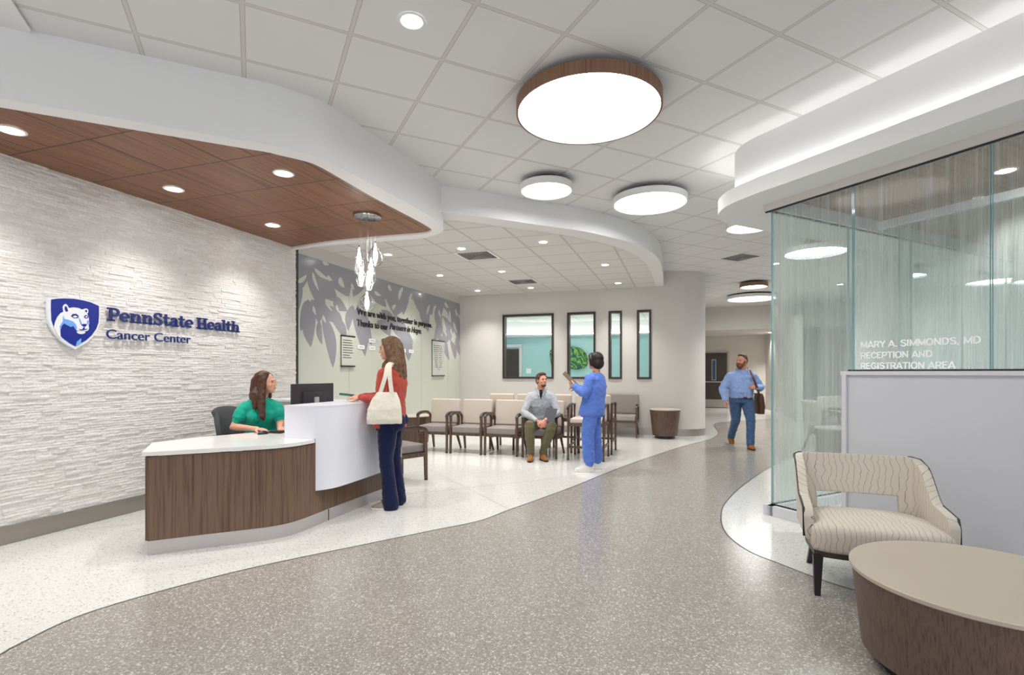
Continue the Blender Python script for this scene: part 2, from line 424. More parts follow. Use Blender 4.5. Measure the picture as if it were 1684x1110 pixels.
# ================= STONE WALL
bm = bmesh.new(); rnd = random.Random(3)
z = .14; V0, V1 = -15.0, -5.68
row = 0
while z < 3.06:
    h = rnd.choice((.018,.022,.026,.03,.034)); h = min(h, 3.07-z)
    v = V0 - rnd.random()*.3; base = rnd.uniform(0,.004)
    while v < V1:
        L = rnd.uniform(.05,.24); v1 = min(v+L, V1)
        if v1-v > .01:
            d = .004+rnd.random()**1.4*.0085
            # stone end: two subdivided columns with chipped faces
            nx = max(1, int((v1-v)/.05)); cols = []
            for i in range(nx+1):
                vv = v+(v1-v)*i/nx
                dd = d + rnd.uniform(-.002,.0025)
                cols.append([bm.verts.new(Wp(dd*.85, vv, z)), bm.verts.new(Wp(dd+rnd.uniform(0,.0022), vv, z+h*rnd.uniform(.25,.7))), bm.verts.new(Wp(dd*.9, vv, z+h))])
            for i in range(nx):
                for k in range(2): bm.faces.new((cols[i][k], cols[i+1][k], cols[i+1][k+1], cols[i][k+1]))
            for e in (cols[0], cols[-1]):
                b0 = bm.verts.new(Wp(-.005, (v if e is cols[0] else v1), z)); b1 = bm.verts.new(Wp(-.005, (v if e is cols[0] else v1), z+h))
                bm.faces.new((b0, e[0], e[1], e[2], b1))
            bt0 = [bm.verts.new(Wp(-.005, v, z+h)), bm.verts.new(Wp(-.005, v1, z+h))]
            bm.faces.new([c[2] for c in cols]+[bt0[1], bt0[0]])
            bt1 = [bm.verts.new(Wp(-.005, v, z)), bm.verts.new(Wp(-.005, v1, z))]
            bm.faces.new([c[0] for c in cols]+[bt1[1], bt1[0]])
        v = v1
    z += h; row += 1
# body of the wall
T = basis(Wp(-.1,(V0+V1)/2,1.75), W1, W2); box(bm, (0,0,0), (.2, V1-V0, 3.5), T)
me = bpy.data.meshes.new('wall_left'); bm.to_mesh(me); bm.free()
wl = struct(link('wall_left', me, None, 'stone'))
m_ = M['stone']; N = NT(m_)
geo = N.n('ShaderNodeNewGeometry'); tc = N.n('ShaderNodeTexCoord')
no = N.n('ShaderNodeTexNoise'); no.inputs['Scale'].default_value = 45; no.inputs['Detail'].default_value = 6; N.l(tc.outputs['Object'], no.inputs['Vector'])
no2 = N.n('ShaderNodeTexNoise'); no2.inputs['Scale'].default_value = 1.1; no2.inputs['Detail'].default_value = 3; N.l(tc.outputs['Object'], no2.inputs['Vector'])
c1 = N.ramp(geo.outputs['Random Per Island'], [(0,(.74,.715,.69)),(.3,(.81,.80,.785)),(.6,(.77,.75,.735)),(1,(.86,.85,.84))])
c2 = N.ramp(no.outputs['Fac'], [(.3,(.90,.885,.87)),(.7,(1,1,1))])
mx = N.n('ShaderNodeMix', data_type='RGBA', blend_type='MULTIPLY'); mx.inputs[0].default_value = 1; N.l(c1, mx.inputs[6]); N.l(c2, mx.inputs[7])
N.l(mx.outputs[2], N.b.inputs['Base Color'])
bp = N.n('ShaderNodeBump'); bp.inputs['Strength'].default_value = .6; bp.inputs['Distance'].default_value = .012; N.l(no.outputs['Fac'], bp.inputs['Height']); N.l(bp.outputs['Normal'], N.b.inputs['Normal'])
# steel skirting of the stone wall, in lengths
bm = bmesh.new(); js = [-15, -12.6, -10.16, -7.73, -5.68]
for a, b in zip(js[:-1], js[1:]): box(bm, (0,0,0), (.03, b-a-.003, .138), basis(Wp(.012,(a+b)/2,.071), W1, W2))
struct(bmobj('baseboard_left', bm, m='steel'))
bm = bmesh.new(); box(bm, (0,0,0), (.05,.05,3.06), basis(Wp(-.02,-5.655,1.53), W1, W2)); struct(bmobj('trim_6', bm, m='dark'))

# ================= MURAL WALL BACKING, BACK WALL
bm = bmesh.new(); box(bm, (0,0,0), (.2, 5.75, 3.5), basis(Wp(-.16,-2.85,1.75), W1, W2)); struct(bmobj('wall_left_rear', bm, m='beige'))
wins_px = [((827,517),(910.5,622.5),514),((933,513.5),(979.5,622.5),511),((1001,510.5),(1023,622.5),509),((1047.5,507.8),(1071,622.5),506.5)]
wins = []
for (x0,y0),(x1,y1),yr in wins_px:
    u0, zt0 = back_uv(x0,y0); u1, zt1 = back_uv(x1,yr); _, zb = back_uv(x0,y1)
    wins.append((u0,u1))
ZB, ZT = 1.205, 2.705
bm = bmesh.new()
xs = [-.06]
for a, b in wins: xs += [a, b]
xs.append(5.06)
def slab(u0,u1,z0,z1): box(bm, (0,0,0), (u1-u0,.14,z1-z0), basis(Wp((u0+u1)/2,.07,(z0+z1)/2), W1, W2))
slab(xs[0], xs[-1], 0, ZB); slab(xs[0], xs[-1], ZT, 3.5)
for i in range(0, len(xs), 2): slab(xs[i], xs[i+1], ZB, ZT)
struct(bmobj('wall_back', bm, m='beige'))
# rounded end of the back wall
Rr_ = .5; cpt = [Wp(5.06+Rr_*math.sin(t), Rr_-Rr_*math.cos(t)) for t in [i*PI/2/16 for i in range(17)]]
endp = cpt + [Wp(5.56, 9.0)]
bm = bmesh.new(); ribbon(bm, endp, 0, 3.5); struct(bmobj('wall_back_curve', bm, m='beige', smooth=True, sharp=40))
bm = bmesh.new(); sweep(bm, [Wp(-.0,0), Wp(4.9,0)]+endp, [(0,0),(0,.145),(.008,.145),(.008,0)]); struct(bmobj('baseboard_back', bm, m='steel', smooth=True, sharp=40))
# interior windows
M['pane'] = mat('clear_glass_pane', (.9,1,.98), .0, trans=1, ior=1.05, spec=.3)
for i, (a, b) in enumerate(wins):
    w = empty('window_%d' % (i+1), Wp((a+b)/2, 0, ZB)); struct(w)
    w.rotation_euler = (0,0,WA)
    bm = bmesh.new(); hw = (b-a)/2; H = ZT-ZB; t = .045
    for c, s in (((0,0,t/2-.0),(hw*2,.17,t)), ((0,0,H-t/2),(hw*2,.17,t)), ((-hw+t/2,0,H/2),(t,.17,H-2*t)), ((hw-t/2,0,H/2),(t,.17,H-2*t))):
        box(bm, (c[0], .06, c[2]), s)
    bmobj('window_frame', bm, w, 'dark')
    bm = bmesh.new(); box(bm, (0,.08,H/2), (hw*2-2*t,.008,H-2*t)); bmobj('window_pane', bm, w, 'pane')

# room behind the windows
M['teal'] = mat('pale_teal_paint', (.40,.62,.64), .6, spec=.3)
VR = 4.2; VL = 3.3
bm = bmesh.new(); box(bm, (0,0,0), (9.0,.1,3.5), basis(Wp(1.0,VR+.05,1.75), W1, W2)); struct(bmobj('wall_rear_room', bm, m='teal'))
bm = bmesh.new(); box(bm, (0,0,0), (.1,4.2,3.5), basis(Wp(-3.4,2.2,1.75), W1, W2)); struct(bmobj('wall_rear_room_left', bm, m='teal'))
bm = bmesh.new(); box(bm, (0,0,0), (.1,3.8,3.4), basis(Wp(5.3,2.35,1.75), W1, W2)); struct(bmobj('wall_rear_room_right', bm, m='white'))
bm = bmesh.new()
trp = cr([Wp(-3.3,2.6),Wp(-1.5,2.9),Wp(.2,3.1),Wp(1.2,3.5),Wp(2.4,3.6),Wp(5.4,3.5)], 6)
far = [Wp(-3.3,VR), Wp(5.4,VR)]
band(bm, trp, far, 2.47, 2.47); ribbon(bm, trp, 2.47, 2.86)
struct(bmobj('ceiling_rear_cove', bm, m='white', smooth=True, sharp=35))
plane_poly('ceiling_rear_room', [Wp(-3.3,.16), Wp(5.4,.16), Wp(5.4,VR), Wp(-3.3,VR)], 2.86, 'tile2', .02)

# ================= CORRIDOR BEYOND
bm = bmesh.new()
hA, hB = G(1100,508.5,3.5), G(1275,500.5,3.5)
dh = (hB-hA).normalized(); hA = hA-dh*2; hB = hB+dh*12; nh = Vector((-dh.y, dh.x, 0))
def wallbox(bm, A, B, th, z0, z1, side=1):
    d = (B-A); d.z = 0; L = d.length; d.normalize(); n_ = Vector((-d.y, d.x, 0))*side
    c = (A+B)/2 + n_*th/2; c.z = (z0+z1)/2
    box(bm, (0,0,0), (L, th, z1-z0), basis(c, d, n_*side))
wallbox(bm, hA, hB, 3.4, 2.74, 3.5); struct(bmobj('ceiling_header', bm, m='beige'))
FA = hA + nh*3.0; 
bm = bmesh.new(); wallbox(bm, FA, FA+dh*9.2, .2, 0, 3.0); struct(bmobj('wall_corridor_back', bm, m='beige2'))
fc = on_plane(1259, 640, FA, nh); fc.z = 0
bm = bmesh.new(); q = fc + (G(1275,700)-G(1259,690)).normalized()*0
rd = -nh*.9 + dh*.12
bm = bmesh.new(); wallbox(bm, fc-nh*4.5+dh*.55, fc, .15, 0, 3.0, -1); struct(bmobj('wall_corridor_right', bm, m='beige2'))
# ================= RIGHT SIDE: COVE SOFFIT, GLASS BOX, LOW WALL
def Rpath(pts, n=6): return cr([Rp(a,b) for a, b in pts], n)
fas = [(-.385,-6.5),(-.385,-4),(-.385,-2),(-.385,-1),(-.385,-.45),(-.385,-.1),(-.33,.24),(-.16,.49),(.08,.62),(.45,.645),(1.2,.645),(3.5,.645),(6.5,.645)]
upp = [(-.30,-6.5),(-.30,-4),(-.30,-2),(-.30,-1),(-.30,-.3),(-.30,-.05),(-.26,.14),(-.14,.3),(.06,.40),(.4,.43),(1.2,.43),(3.5,.43),(6.5,.43)]
fp = Rpath(fas); up_ = Rpath(upp)
bm = bmesh.new()
ribbon(bm, fp, 2.95, 3.09); ribbon(bm, offset_path(fp, .02), 3.0, 3.09); band(bm, fp, offset_path(fp,.02), 3.09, 3.09)
ribbon(bm, up_, 3.0, 3.5); band(bm, offset_path(fp,.02), up_, 3.0, 3.0)
inner_ = [Rp(.0,-6.5), Rp(.0,-2), Rp(.0,-.05), Rp(.05,0), Rp(2,0), Rp(6.5,0)]
band(bm, fp, inner_, 2.95, 2.95)
struct(bmobj('ceiling_cove', bm, m='white', smooth=True, sharp=35))
# light strip lying in the cove
M['strip'] = mat('cove_light_strip', (1,1,1), .5, emis=(1,.985,.97), estr=6)
sp_ = offset_path(fp, .045)
bm = bmesh.new(); sweep(bm, sp_[3:-3], [(-.008,3.003),(.008,3.003),(.008,3.015),(-.008,3.015)])
tag(bmobj('cove_light', bm, m='strip'), 'thin lit strip lying in the curved white ceiling cove above the glass', 'light strip')
# room ceiling and header band
M['roomceil'] = wood_mat('brown_room_ceiling', [srgb(150,122,106), srgb(128,102,88), srgb(166,140,122)], .6, 'X', .8, GA)
plane_poly('ceiling_registration', [Rp(.1,-6.5), Rp(6.4,-6.5), Rp(6.4,-.05), Rp(.1,-.05)], 3.0, 'roomceil', .02)
bm = bmesh.new(); box(bm, (0,0,0), (6.2,.09,.16), basis(Rp(3.15,-.0,2.965), RA, RB)); struct(bmobj('ceiling_header_return', bm, m='rwhite'))
bm = bmesh.new(); box(bm, (0,0,0), (.09,6.5,.065), basis(Rp(0,-3.2,2.92), RA, RB)); struct(bmobj('ceiling_header_front', bm, m='beige'))
bm = bmesh.new(); box(bm, (0,0,0), (.024,6.5,.014), basis(Rp(-.012,-3.2,2.884), RA, RB)); 
box(bm, (0,0,0), (6.2,.024,.014), basis(Rp(3.1,0,2.884), RA, RB)); struct(bmobj('trim_7', bm, m='black'))

# frosted glass
g = bpy.data.materials.new('line_frosted_glass'); g.use_nodes = True; M['frost'] = g
nt = g.node_tree; nt.nodes.clear(); N = NT.__new__(NT); N.nt = nt
out = N.n('ShaderNodeOutputMaterial'); tc = N.n('ShaderNodeTexCoord')
def streak(sx, sz, det=2):
    mp = N.n('ShaderNodeMapping'); mp.inputs['Scale'].default_value = (sx, 0, sz); N.l(tc.outputs['Object'], mp.inputs['Vector'])
    no = N.n('ShaderNodeTexNoise'); no.inputs['Scale'].default_value = 1; no.inputs['Detail'].default_value = det; N.l(mp.outputs[0], no.inputs['Vector']); return no.outputs['Fac']
fine = streak(190, 1.2, 3); mid = streak(16, .25, 3); dash = streak(300, 260, 1)
s1 = N.math('ADD', N.math('MULTIPLY', fine, .75), N.math('MULTIPLY', mid, .28))
s1 = N.math('ADD', s1, N.math('MULTIPLY', dash, .22))
k = N.ramp(s1, [(.42, .07), (.60, .24), (.80, .50)])
tr = N.n('ShaderNodeBsdfTransparent'); tr.inputs[0].default_value = (.86,.935,.92,1)
df = N.n('ShaderNodeBsdfDiffuse'); df.inputs[0].default_value = (.77,.81,.80,1)
tl_ = N.n('ShaderNodeBsdfTranslucent'); tl_.inputs[0].default_value = (.77,.81,.80,1)
m1 = N.n('ShaderNodeMixShader'); m1.inputs[0].default_value = .5; N.l(df.outputs[0], m1.inputs[1]); N.l(tl_.outputs[0], m1.inputs[2])
m2 = N.n('ShaderNodeMixShader'); N.l(k, m2.inputs[0]); N.l(tr.outputs[0], m2.inputs[1]); N.l(m1.outputs[0], m2.inputs[2])
gl = N.n('ShaderNodeBsdfGlossy'); gl.inputs['Roughness'].default_value = .03
fr = N.n('ShaderNodeFresnel'); fr.inputs[0].default_value = 1.35
m3 = N.n('ShaderNodeMixShader'); N.l(N.math('MULTIPLY', fr.outputs[0], .25), m3.inputs[0]); N.l(m2.outputs[0], m3.inputs[1]); N.l(gl.outputs[0], m3.inputs[2])
N.l(m3.outputs[0], out.inputs['Surface'])
M['gedge'] = mat('glass_edge', (.22,.42,.44), .1, spec=.8)
gp = empty('glass_partition', Rp(0,-1.6,0), 0, 'tall line-frosted glass screen with white lettering, standing around the registration corner', 'glass partition')
def panel(O, D, L, z0, z1, parent, name='glass_panel', th=.012):
    """single sheet of line-frosted glass with thick green edges"""
    me = bpy.data.meshes.new(name)
    n_ = Vector((-D.y, D.x, 0)); 
    me.from_pydata([(0,0,z0),(L,0,z0),(L,0,z1),(0,0,z1)], [], [(0,1,2,3)]); me.materials.append(M['frost'])
    o = bpy.data.objects.new(name, me); COL.objects.link(o); o.parent = parent
    T_ = basis(O, D, n_)
    o.matrix_local = parent.matrix_basis.inverted() @ T_
    bm = bmesh.new()
    for x in (.004, L-.004): box(bm, (x, 0, (z0+z1)/2), (.004, th, z1-z0))
    e = bmobj('glass_edge', bm, o, 'gedge')
    return o
seams = [0, -.752, -1.64, -2.52, -3.4, -4.3]
for i in range(5):
    b0, b1 = seams[i], seams[i+1]
    panel(Rp(0,b0), -RB, b0-b1-.004, .095 if i == 0 else 1.372, 2.88, gp)
for i in range(5): panel(Rp(i*1.2+.02,0), RA, 1.19, .095, 2.88, gp)
bm = bmesh.new()
box(bm, (0,0,0), (.012,.70,.012), basis(Rp(0,-.35,.100), RA, RB)-Matrix.Identity(4)+Matrix.Identity(4)); box(bm, (0,0,0), (.012,3.6,.014), basis(Rp(0,-2.51,1.366), RA, RB)); box(bm, (0,0,0), (6,.012,.012), basis(Rp(3.0,0,.1), RA, RB))
e = bmobj('glazing_gasket', bm, None, 'black'); e.parent = gp; e.matrix_parent_inverse = Matrix.Translation(-gp.location)
bm = bmesh.new(); box(bm, (0,0,0), (.10,.70,.094), basis(Rp(0,-.34,.047), RA, RB)); box(bm, (0,0,0), (6.1,.10,.094), basis(Rp(3.0,.0,.047), RA, RB)); struct(bmobj('baseboard_right', bm, m='rwhite'))
def fit_text(name, s, O, X, width, cap, m_, parent=None, ext=.0015, bold=0, shear=0, Zup=Vector((0,0,1)), out_n=None):
    o = textmesh(name, s, 1.0, m_, None, None, 0, bold, shear)
    me = o.data
    xs_ = [v.co.x for v in me.vertices]; x0, x1 = min(xs_), max(xs_)
    h = .729                                     # capital height of the built-in face at size 1
    sx = width/(x1-x0); sy = cap/h
    n_ = out_n or X.cross(Zup).normalized()
    n_ = n_.normalized()
    # front face plus side walls
    bm = bmesh.new(); bm.from_mesh(me); bmesh.ops.remove_doubles(bm, verts=bm.verts, dist=1e-5)
    fr_ = bm.faces[:]
    if ext > 0:
        r = bmesh.ops.extrude_face_region(bm, geom=fr_); vv = [e for e in r['geom'] if isinstance(e, bmesh.types.BMVert)]
        for v in vv: v.co.z += 1
    for v in bm.verts:
        c = v.co.copy(); v.co = O + X*((c.x-x0)*sx) + Zup*(c.y*sy) + n_*(c.z*ext)
    bmesh.ops.recalc_face_normals(bm, faces=bm.faces); bm.to_mesh(me); bm.free()
    if parent:
        o.parent = parent; o.matrix_parent_inverse = parent.matrix_basis.inverted()
    return o
M['vinyl'] = mat('white_vinyl', (.93,.94,.97), .5)
gO = Rp(-.006,0)
lt = empty('glass_lettering', Rp(-.006,-1.1,1.45), 0, 'white capital lettering naming the reception and registration area on frosted glass', 'lettering')
SG = {'M':(1.0,[[(.1,0),(.1,1)],[(.1,.93),(.47,.1)],[(.47,.1),(.84,.93)],[(.84,0),(.84,1)]],[]),'A':(.86,[[(.03,0),(.40,1)],[(.40,1),(.77,0)],[(.17,.27),(.63,.27)]],[]),
 'R':(.80,[[(.1,0),(.1,1)],[(.42,.45),(.68,0)]],[[(.1,.92),(.42,.92),(.62,.84),(.62,.58),(.42,.46),(.1,.46)]]),'Y':(.78,[[(.04,1),(.36,.45)],[(.68,1),(.36,.45)],[(.36,.5),(.36,0)]],[]),
 '.':(.34,[[(.14,0),(.14,.17)]],[]),',':(.34,[[(.16,.16),(.09,-.16)]],[]),'S':(.78,[],[[(.64,.74),(.54,.90),(.34,.93),(.14,.84),(.12,.66),(.32,.54),(.52,.46),(.66,.32),(.60,.14),(.40,.06),(.18,.10),(.07,.26)]]),
 'I':(.34,[[(.13,0),(.13,1)]],[]),'O':(.90,[],[[(.40,.93),(.64,.86),(.75,.5),(.64,.14),(.40,.07),(.16,.14),(.06,.5),(.16,.86),(.40,.93)]]),'N':(.90,[[(.1,0),(.1,1)],[(.1,.95),(.70,.05)],[(.70,0),(.70,1)]],[]),
 'D':(.86,[[(.1,0),(.1,1)]],[[(.1,.92),(.40,.92),(.62,.80),(.68,.5),(.62,.20),(.40,.08),(.1,.08)]]),'E':(.72,[[(.1,0),(.1,1)],[(.1,.92),(.60,.92)],[(.1,.52),(.54,.52)],[(.1,.08),(.60,.08)]],[]),
 'C':(.80,[],[[(.66,.70),(.56,.88),(.38,.93),(.16,.84),(.07,.5),(.16,.16),(.38,.07),(.58,.12),(.67,.32)]]),'P':(.76,[[(.1,0),(.1,1)]],[[(.1,.92),(.42,.92),(.62,.84),(.62,.54),(.42,.44),(.1,.44)]]),
 'T':(.74,[[(.0,.92),(.70,.92)],[(.35,0),(.35,1)]],[]),'G':(.88,[[(.40,.46),(.72,.46)],[(.69,.05),(.69,.5)]],[[(.68,.72),(.56,.88),(.38,.93),(.16,.84),(.07,.5),(.16,.16),(.38,.07),(.60,.14)]]),' ':(.36,[],[])}
def sanstext(s, O, X, width, cap, mm, parent, nrm, wt=.19):
    k = width/sum(SG[c][0] for c in s); x0 = 0
    for c in s:
        adv, lines, curves = SG[c]
        if lines or curves:
            bm = bmesh.new(); quads = []
            for a, b in lines:
                a = Vector((*a,0)); b = Vector((*b,0)); t = (b-a).normalized(); n_ = Vector((-t.y,t.x,0))*wt/2*(.85 if abs(t.y) < .2 else 1)
                quads.append([a+n_,b+n_,b-n_,a-n_])
            for cv in curves:
                P = cr([Vector((x,y,0)) for x, y in cv], 4)
                for i in range(len(P)-1):
                    def nn_(j):
                        t = (P[min(j+1,len(P)-1)]-P[max(j-1,0)]).normalized(); return Vector((-t.y,t.x,0))*wt/2*(.85+.15*abs(t.y))
                    quads.append([P[i]+nn_(i),P[i+1]+nn_(i+1),P[i+1]-nn_(i+1),P[i]-nn_(i)])
            for q in quads: bm.faces.new([bm.verts.new(O + X*((x0+p.x)*k) + Vector((0,0,p.y*cap)) + nrm*.0012) for p in q])
            o = bmobj('letter', bm, m=mm); o.parent = parent; o.matrix_parent_inverse = parent.matrix_basis.inverted()
        x0 += adv
for s, xa, xb, yb, cap in (('MARY A. SIMMONDS, MD',1415.6,1614.5,572.3,.0505),('RECEPTION AND',1415.6,1534.6,589.8,.0505),('REGISTRATION AREA',1415.6,1572,606.8,.0505)):
    A = on_plane(xa, yb, gO, RA); B = on_plane(xb, yb, gO, RA)
    B.z = A.z
    sanstext(s, A, -RB, (B-A).length, cap, 'vinyl', lt, -RA)
# low wall under the glass, with a raised frame
bA = -.715
lw = empty('wall_right_low', Rp(0,bA,0)); struct(lw)
bm = bmesh.new(); box(bm, (0,0,0), (.10,3.6,1.30), basis(Rp(0.0,bA-1.8,.70), RA, RB)); e = bmobj('wall_core', bm, None, 'greyp'); e.parent = lw; e.matrix_parent_inverse = Matrix.Translation(-lw.location)
bm = bmesh.new()
box(bm, (0,0,0), (.145,3.65,.03), basis(Rp(0,bA-1.80,1.345), RA, RB)); box(bm, (0,0,0), (.145,.035,1.33), basis(Rp(0,bA-.0,.665), RA, RB)); 
e = bmobj('wall_cap', bm, None, 'rwhite'); e.parent = lw; e.matrix_parent_inverse = Matrix.Translation(-lw.location)
bm = bmesh.new(); box(bm, (0,0,0), (.012,3.55,.10), basis(Rp(-.057,bA-1.80,.05), RA, RB)); e = bmobj('wall_skirting', bm, None, 'steel2'); e.parent = lw; e.matrix_parent_inverse = Matrix.Translation(-lw.location)

# second glass screen inside
g2 = empty('glass_screen', Rp(1.41,-2,0), 0, 'inner frosted glass screen with a white head channel behind the front glass', 'glass partition')
for i in range(3): panel(Rp(1.41,-.38-i*1.2), -RB, 1.195, .02, 2.84, g2)
bm = bmesh.new(); box(bm, (0,0,0), (.07,4.4,.075), basis(Rp(1.41,-2.4,2.87), RA, RB)); e = bmobj('head_channel', bm, None, 'rwhite'); e.parent = g2; e.matrix_parent_inverse = Matrix.Translation(-g2.location)

# column and far walls on the right
bm = bmesh.new(); cc_ = G(1450,417,3.5); lathe(bm, [(.45,0),(.45,3.5)], (cc_.x,cc_.y,0), 64); struct(bmobj('wall_column', bm, m='white', smooth=True))
bm = bmesh.new(); lathe(bm, [(.452,.0),(.462,.0),(.462,.14),(.452,.14)], (cc_.x,cc_.y,0), 64); struct(bmobj('baseboard_column', bm, m='steel', smooth=True, sharp=40))
bm = bmesh.new(); wallbox(bm, Vector((9.7,13.4,0)), Vector((16.5,10.2,0)), .15, 0, 3.5); struct(bmobj('wall_lounge_back', bm, m='rwhite'))
bm = bmesh.new(); wallbox(bm, Vector((13.2,12.2,0)), Vector((7.9,1.2,0)), .15, 0, 3.5, 1); struct(bmobj('wall_lounge_right', bm, m='teal'))
# low teal-grey desk far behind the glass
M['bluegrey'] = mat('blue_grey_panel', (.30,.42,.44), .5)
dk = empty('registration_desk', (8.3,7.6,0), math.radians(-63), 'long blue-grey registration desk seen through both frosted glass screens', 'desk')
bm = bmesh.new(); box(bm, (0,0,.53), (3.2,.6,1.06), bev=.01); bmobj('desk_body', bm, dk, 'bluegrey')
bm = bmesh.new(); box(bm, (0,0,1.08), (3.3,.7,.04), bev=.006); bmobj('desk_top', bm, dk, 'quartz')

# ================= CEILING LAMPS
M['liner'] = mat('lamp_liner', (.17,.17,.17), .6)
M['shadew'] = mat('white_lamp_ring', (.80,.79,.77), .5)
def drum(X, Y, zb, R, h, side, label, stem=0):
    d = empty('drum_light', (X,Y,zb), 0, label, 'ceiling light', 'round drum lights on the lobby ceiling')
    bm = bmesh.new(); lathe(bm, [(R-.012,0),(R,0),(R,h),(R-.012,h)], seg=96)
    bmobj('lamp_ring', bm, d, side, smooth=True, sharp=40)
    bm = bmesh.new(); lathe(bm, [(R-.014,.001),(R-.014,h-.004),(.0,h-.004)], seg=96); bmobj('ring_liner', bm, d, 'liner', smooth=True, sharp=40)
    bm = bmesh.new(); lathe(bm, [(R-.016,.042),(R*.6,.040),(.0,.040)], seg=96); bmobj('diffuser', bm, d, 'glow', smooth=True)
    top = (3.5-zb)
    bm = bmesh.new()
    if stem:
        box(bm, (0,0,(h+top)/2), (.2,.2,top-h)); box(bm, (0,0,top-.02), (.32,.26,.035))
    else: lathe(bm, [(R*.62,h),(R*.62,top)], seg=64, cap0=True)
    bmobj('ceiling_mount', bm, d, 'steel2' if stem else 'dark', smooth=False)
    return d
drum(.594, 4.03, 3.37, .56, .09, 'drumwood', 'largest ceiling drum light, walnut ring around a glowing white disc')
drum(.385, 5.78, 3.37, .292, .075, 'shadew', 'small white-ringed drum light nearest the walnut drum')
drum(1.655, 6.21, 3.37, .435, .075, 'shadew', 'medium white-ringed drum light between the small one and the cove')
drum(3.32, 7.25, 3.37, .30, .075, 'shadew', 'white drum light peeking out below the curved cove soffit')
drum(5.74, 12.27, 3.37, .31, .09, 'drumwood', 'small dark walnut drum light far down the corridor')
drum(6.62, 14.3, 3.37, .62, .09, 'shadew', 'wide white drum light at the far end of the corridor')
drum(4.52, 7.70, 3.12, .425, .07, 'shadew', 'large hanging drum light seen through the first frosted pane', 1)
drum(8.70, 15.2*.83, 3.2, .30, .09, 'drumwood', 'small walnut drum light low behind the first frosted pane')
drum(8.0, 10.6, 3.30, .42, .08, 'shadew', 'hanging white drum light partly hidden by the round column', 1)
drum(10.2, 10.9, 3.25, .5, .08, 'shadew', 'white drum light behind the lettering on the frosted glass', 1)
drum(9.6, 9.3, 3.0, .45, .08, 'shadew', 'white drum light at the right edge behind frosted glass', 1)
# unseen drum added behind the camera as extra light for the lobby
for x, y, r in ((1.8,.6,.45),):
    drum(x, y, 3.37, r, .08, 'shadew', 'unseen white drum light added above and behind the viewpoint as fill')

def downlight(P, zc, label, group, power=18, spot=1.1, r=.062):
    d = empty('downlight', (P[0],P[1],zc), 0, label, 'downlight', group)
    bm = bmesh.new(); lathe(bm, [(r+.022,0),(r+.022,-.004),(r+.004,-.006),(r+.001,.0)], seg=32); bmobj('trim_ring', bm, d, 'white', smooth=True)
    bm = bmesh.new(); lathe(bm, [(r+.001,-.0025),(0,-.0025)], seg=32); bmobj('lens', bm, d, 'glow_s', smooth=True)
    if power:
        L = bpy.data.lights.new('downlight_beam', 'SPOT'); L.energy = power; L.spot_size = math.radians(105); L.spot_blend = .8; L.shadow_soft_size = .06; L.color = (1,.97,.93)
        lo = bpy.data.objects.new('downlight_beam', L); COL.objects.link(lo); lo.parent = d; lo.location = (0,0,-.02)
    return d
for (u, v), s in zip(((.56,-9.16),(.56,-7.93),(.55,-6.69),(1.81,-7.92)), ('recessed light in the walnut soffit at the left edge of the view','recessed light in the walnut soffit above the blue lettering','recessed light in the walnut soffit beside the stone wall corner','recessed light in the walnut soffit nearest its curved white edge')):
    downlight(Wp(u,v), 3.060, s, 'recessed lights in the walnut soffit', 30, r=.066)
downlight(Wp(.56,-10.4), 3.060, 'recessed light in the walnut soffit beyond the left edge', 'recessed lights in the walnut soffit', 30)
downlight((-.613,3.159), 3.498, 'single recessed light in the lobby tiles before the big walnut drum', 'recessed lights in the lobby ceiling', 40)
names = {(.69,-4.43):'recessed waiting-area light behind the glass pendants',(1.94,-4.43):'recessed waiting-area light in front of the first air grille',(3.2,-4.43):'recessed waiting-area light nearest the curved bulkhead middle',
 (.69,-2.6):'recessed waiting-area light by the mural, second from the back wall',(1.94,-2.6):'recessed waiting-area light between the two air grilles',(3.82,-2.6):'recessed waiting-area light near the bulkhead end',
 (.69,-.68):'recessed waiting-area light in the mural corner',(1.94,-.68):'recessed waiting-area light behind the second air grille',(3.82,-.68):'recessed waiting-area light above the narrow windows'}
for (u, v), s in names.items(): downlight(Wp(u,v), 3.199, s, 'recessed lights over the waiting area', 45, r=.055)
downlight(Rp(1.07,-1.32)*0+Vector((4.03,4.22,0)), 2.998, 'recessed light in the brown ceiling behind the frosted glass', 'recessed lights in the registration ceiling', 90)
def grille(P, ax, zc, label):
    g_ = empty('air_grille', (P[0],P[1],zc), ax, label, 'air vent', 'square ceiling air grilles')
    bm = bmesh.new()
    for s in (-1,1): box(bm, (s*.275,0,-.003), (.05,.6,.006)); box(bm, (0,s*.275,-.003), (.5,.05,.006))
    bmobj('grille_frame', bm, g_, 'white')
    bm = bmesh.new(); box(bm, (0,0,-.0008), (.5,.5,.0012)); bmobj('grille_backing', bm, g_, 'black')
    bm = bmesh.new()
    for k in range(1,7):
        r0 = .25*k/7; t = .006
        for s in (-1,1): box(bm, (s*r0,0,-.005), (t,2*r0,.010)); box(bm, (0,s*r0,-.005), (2*r0,t,.010))
    bmobj('grille_vanes', bm, g_, 'steel2')
grille(Wp(1.996,-3.93), WA, 3.199, 'square louvred air grille nearer the glass pendants')
grille(Wp(1.998,-1.46), WA, 3.199, 'square louvred air grille nearer the back windows')
grille((4.255,9.644), GA, 3.498, 'square louvred air grille before the corridor')
# cove light of the room behind the windows
bm = bmesh.new(); sweep(bm, offset_path(trp, .12)[2:-2], [(-.01,2.48),(.01,2.48),(.01,2.50),(-.01,2.50)])
tag(bmobj('cove_light', bm, m='strip'), 'lit strip in the ceiling cove of the teal room behind the windows', 'light strip')

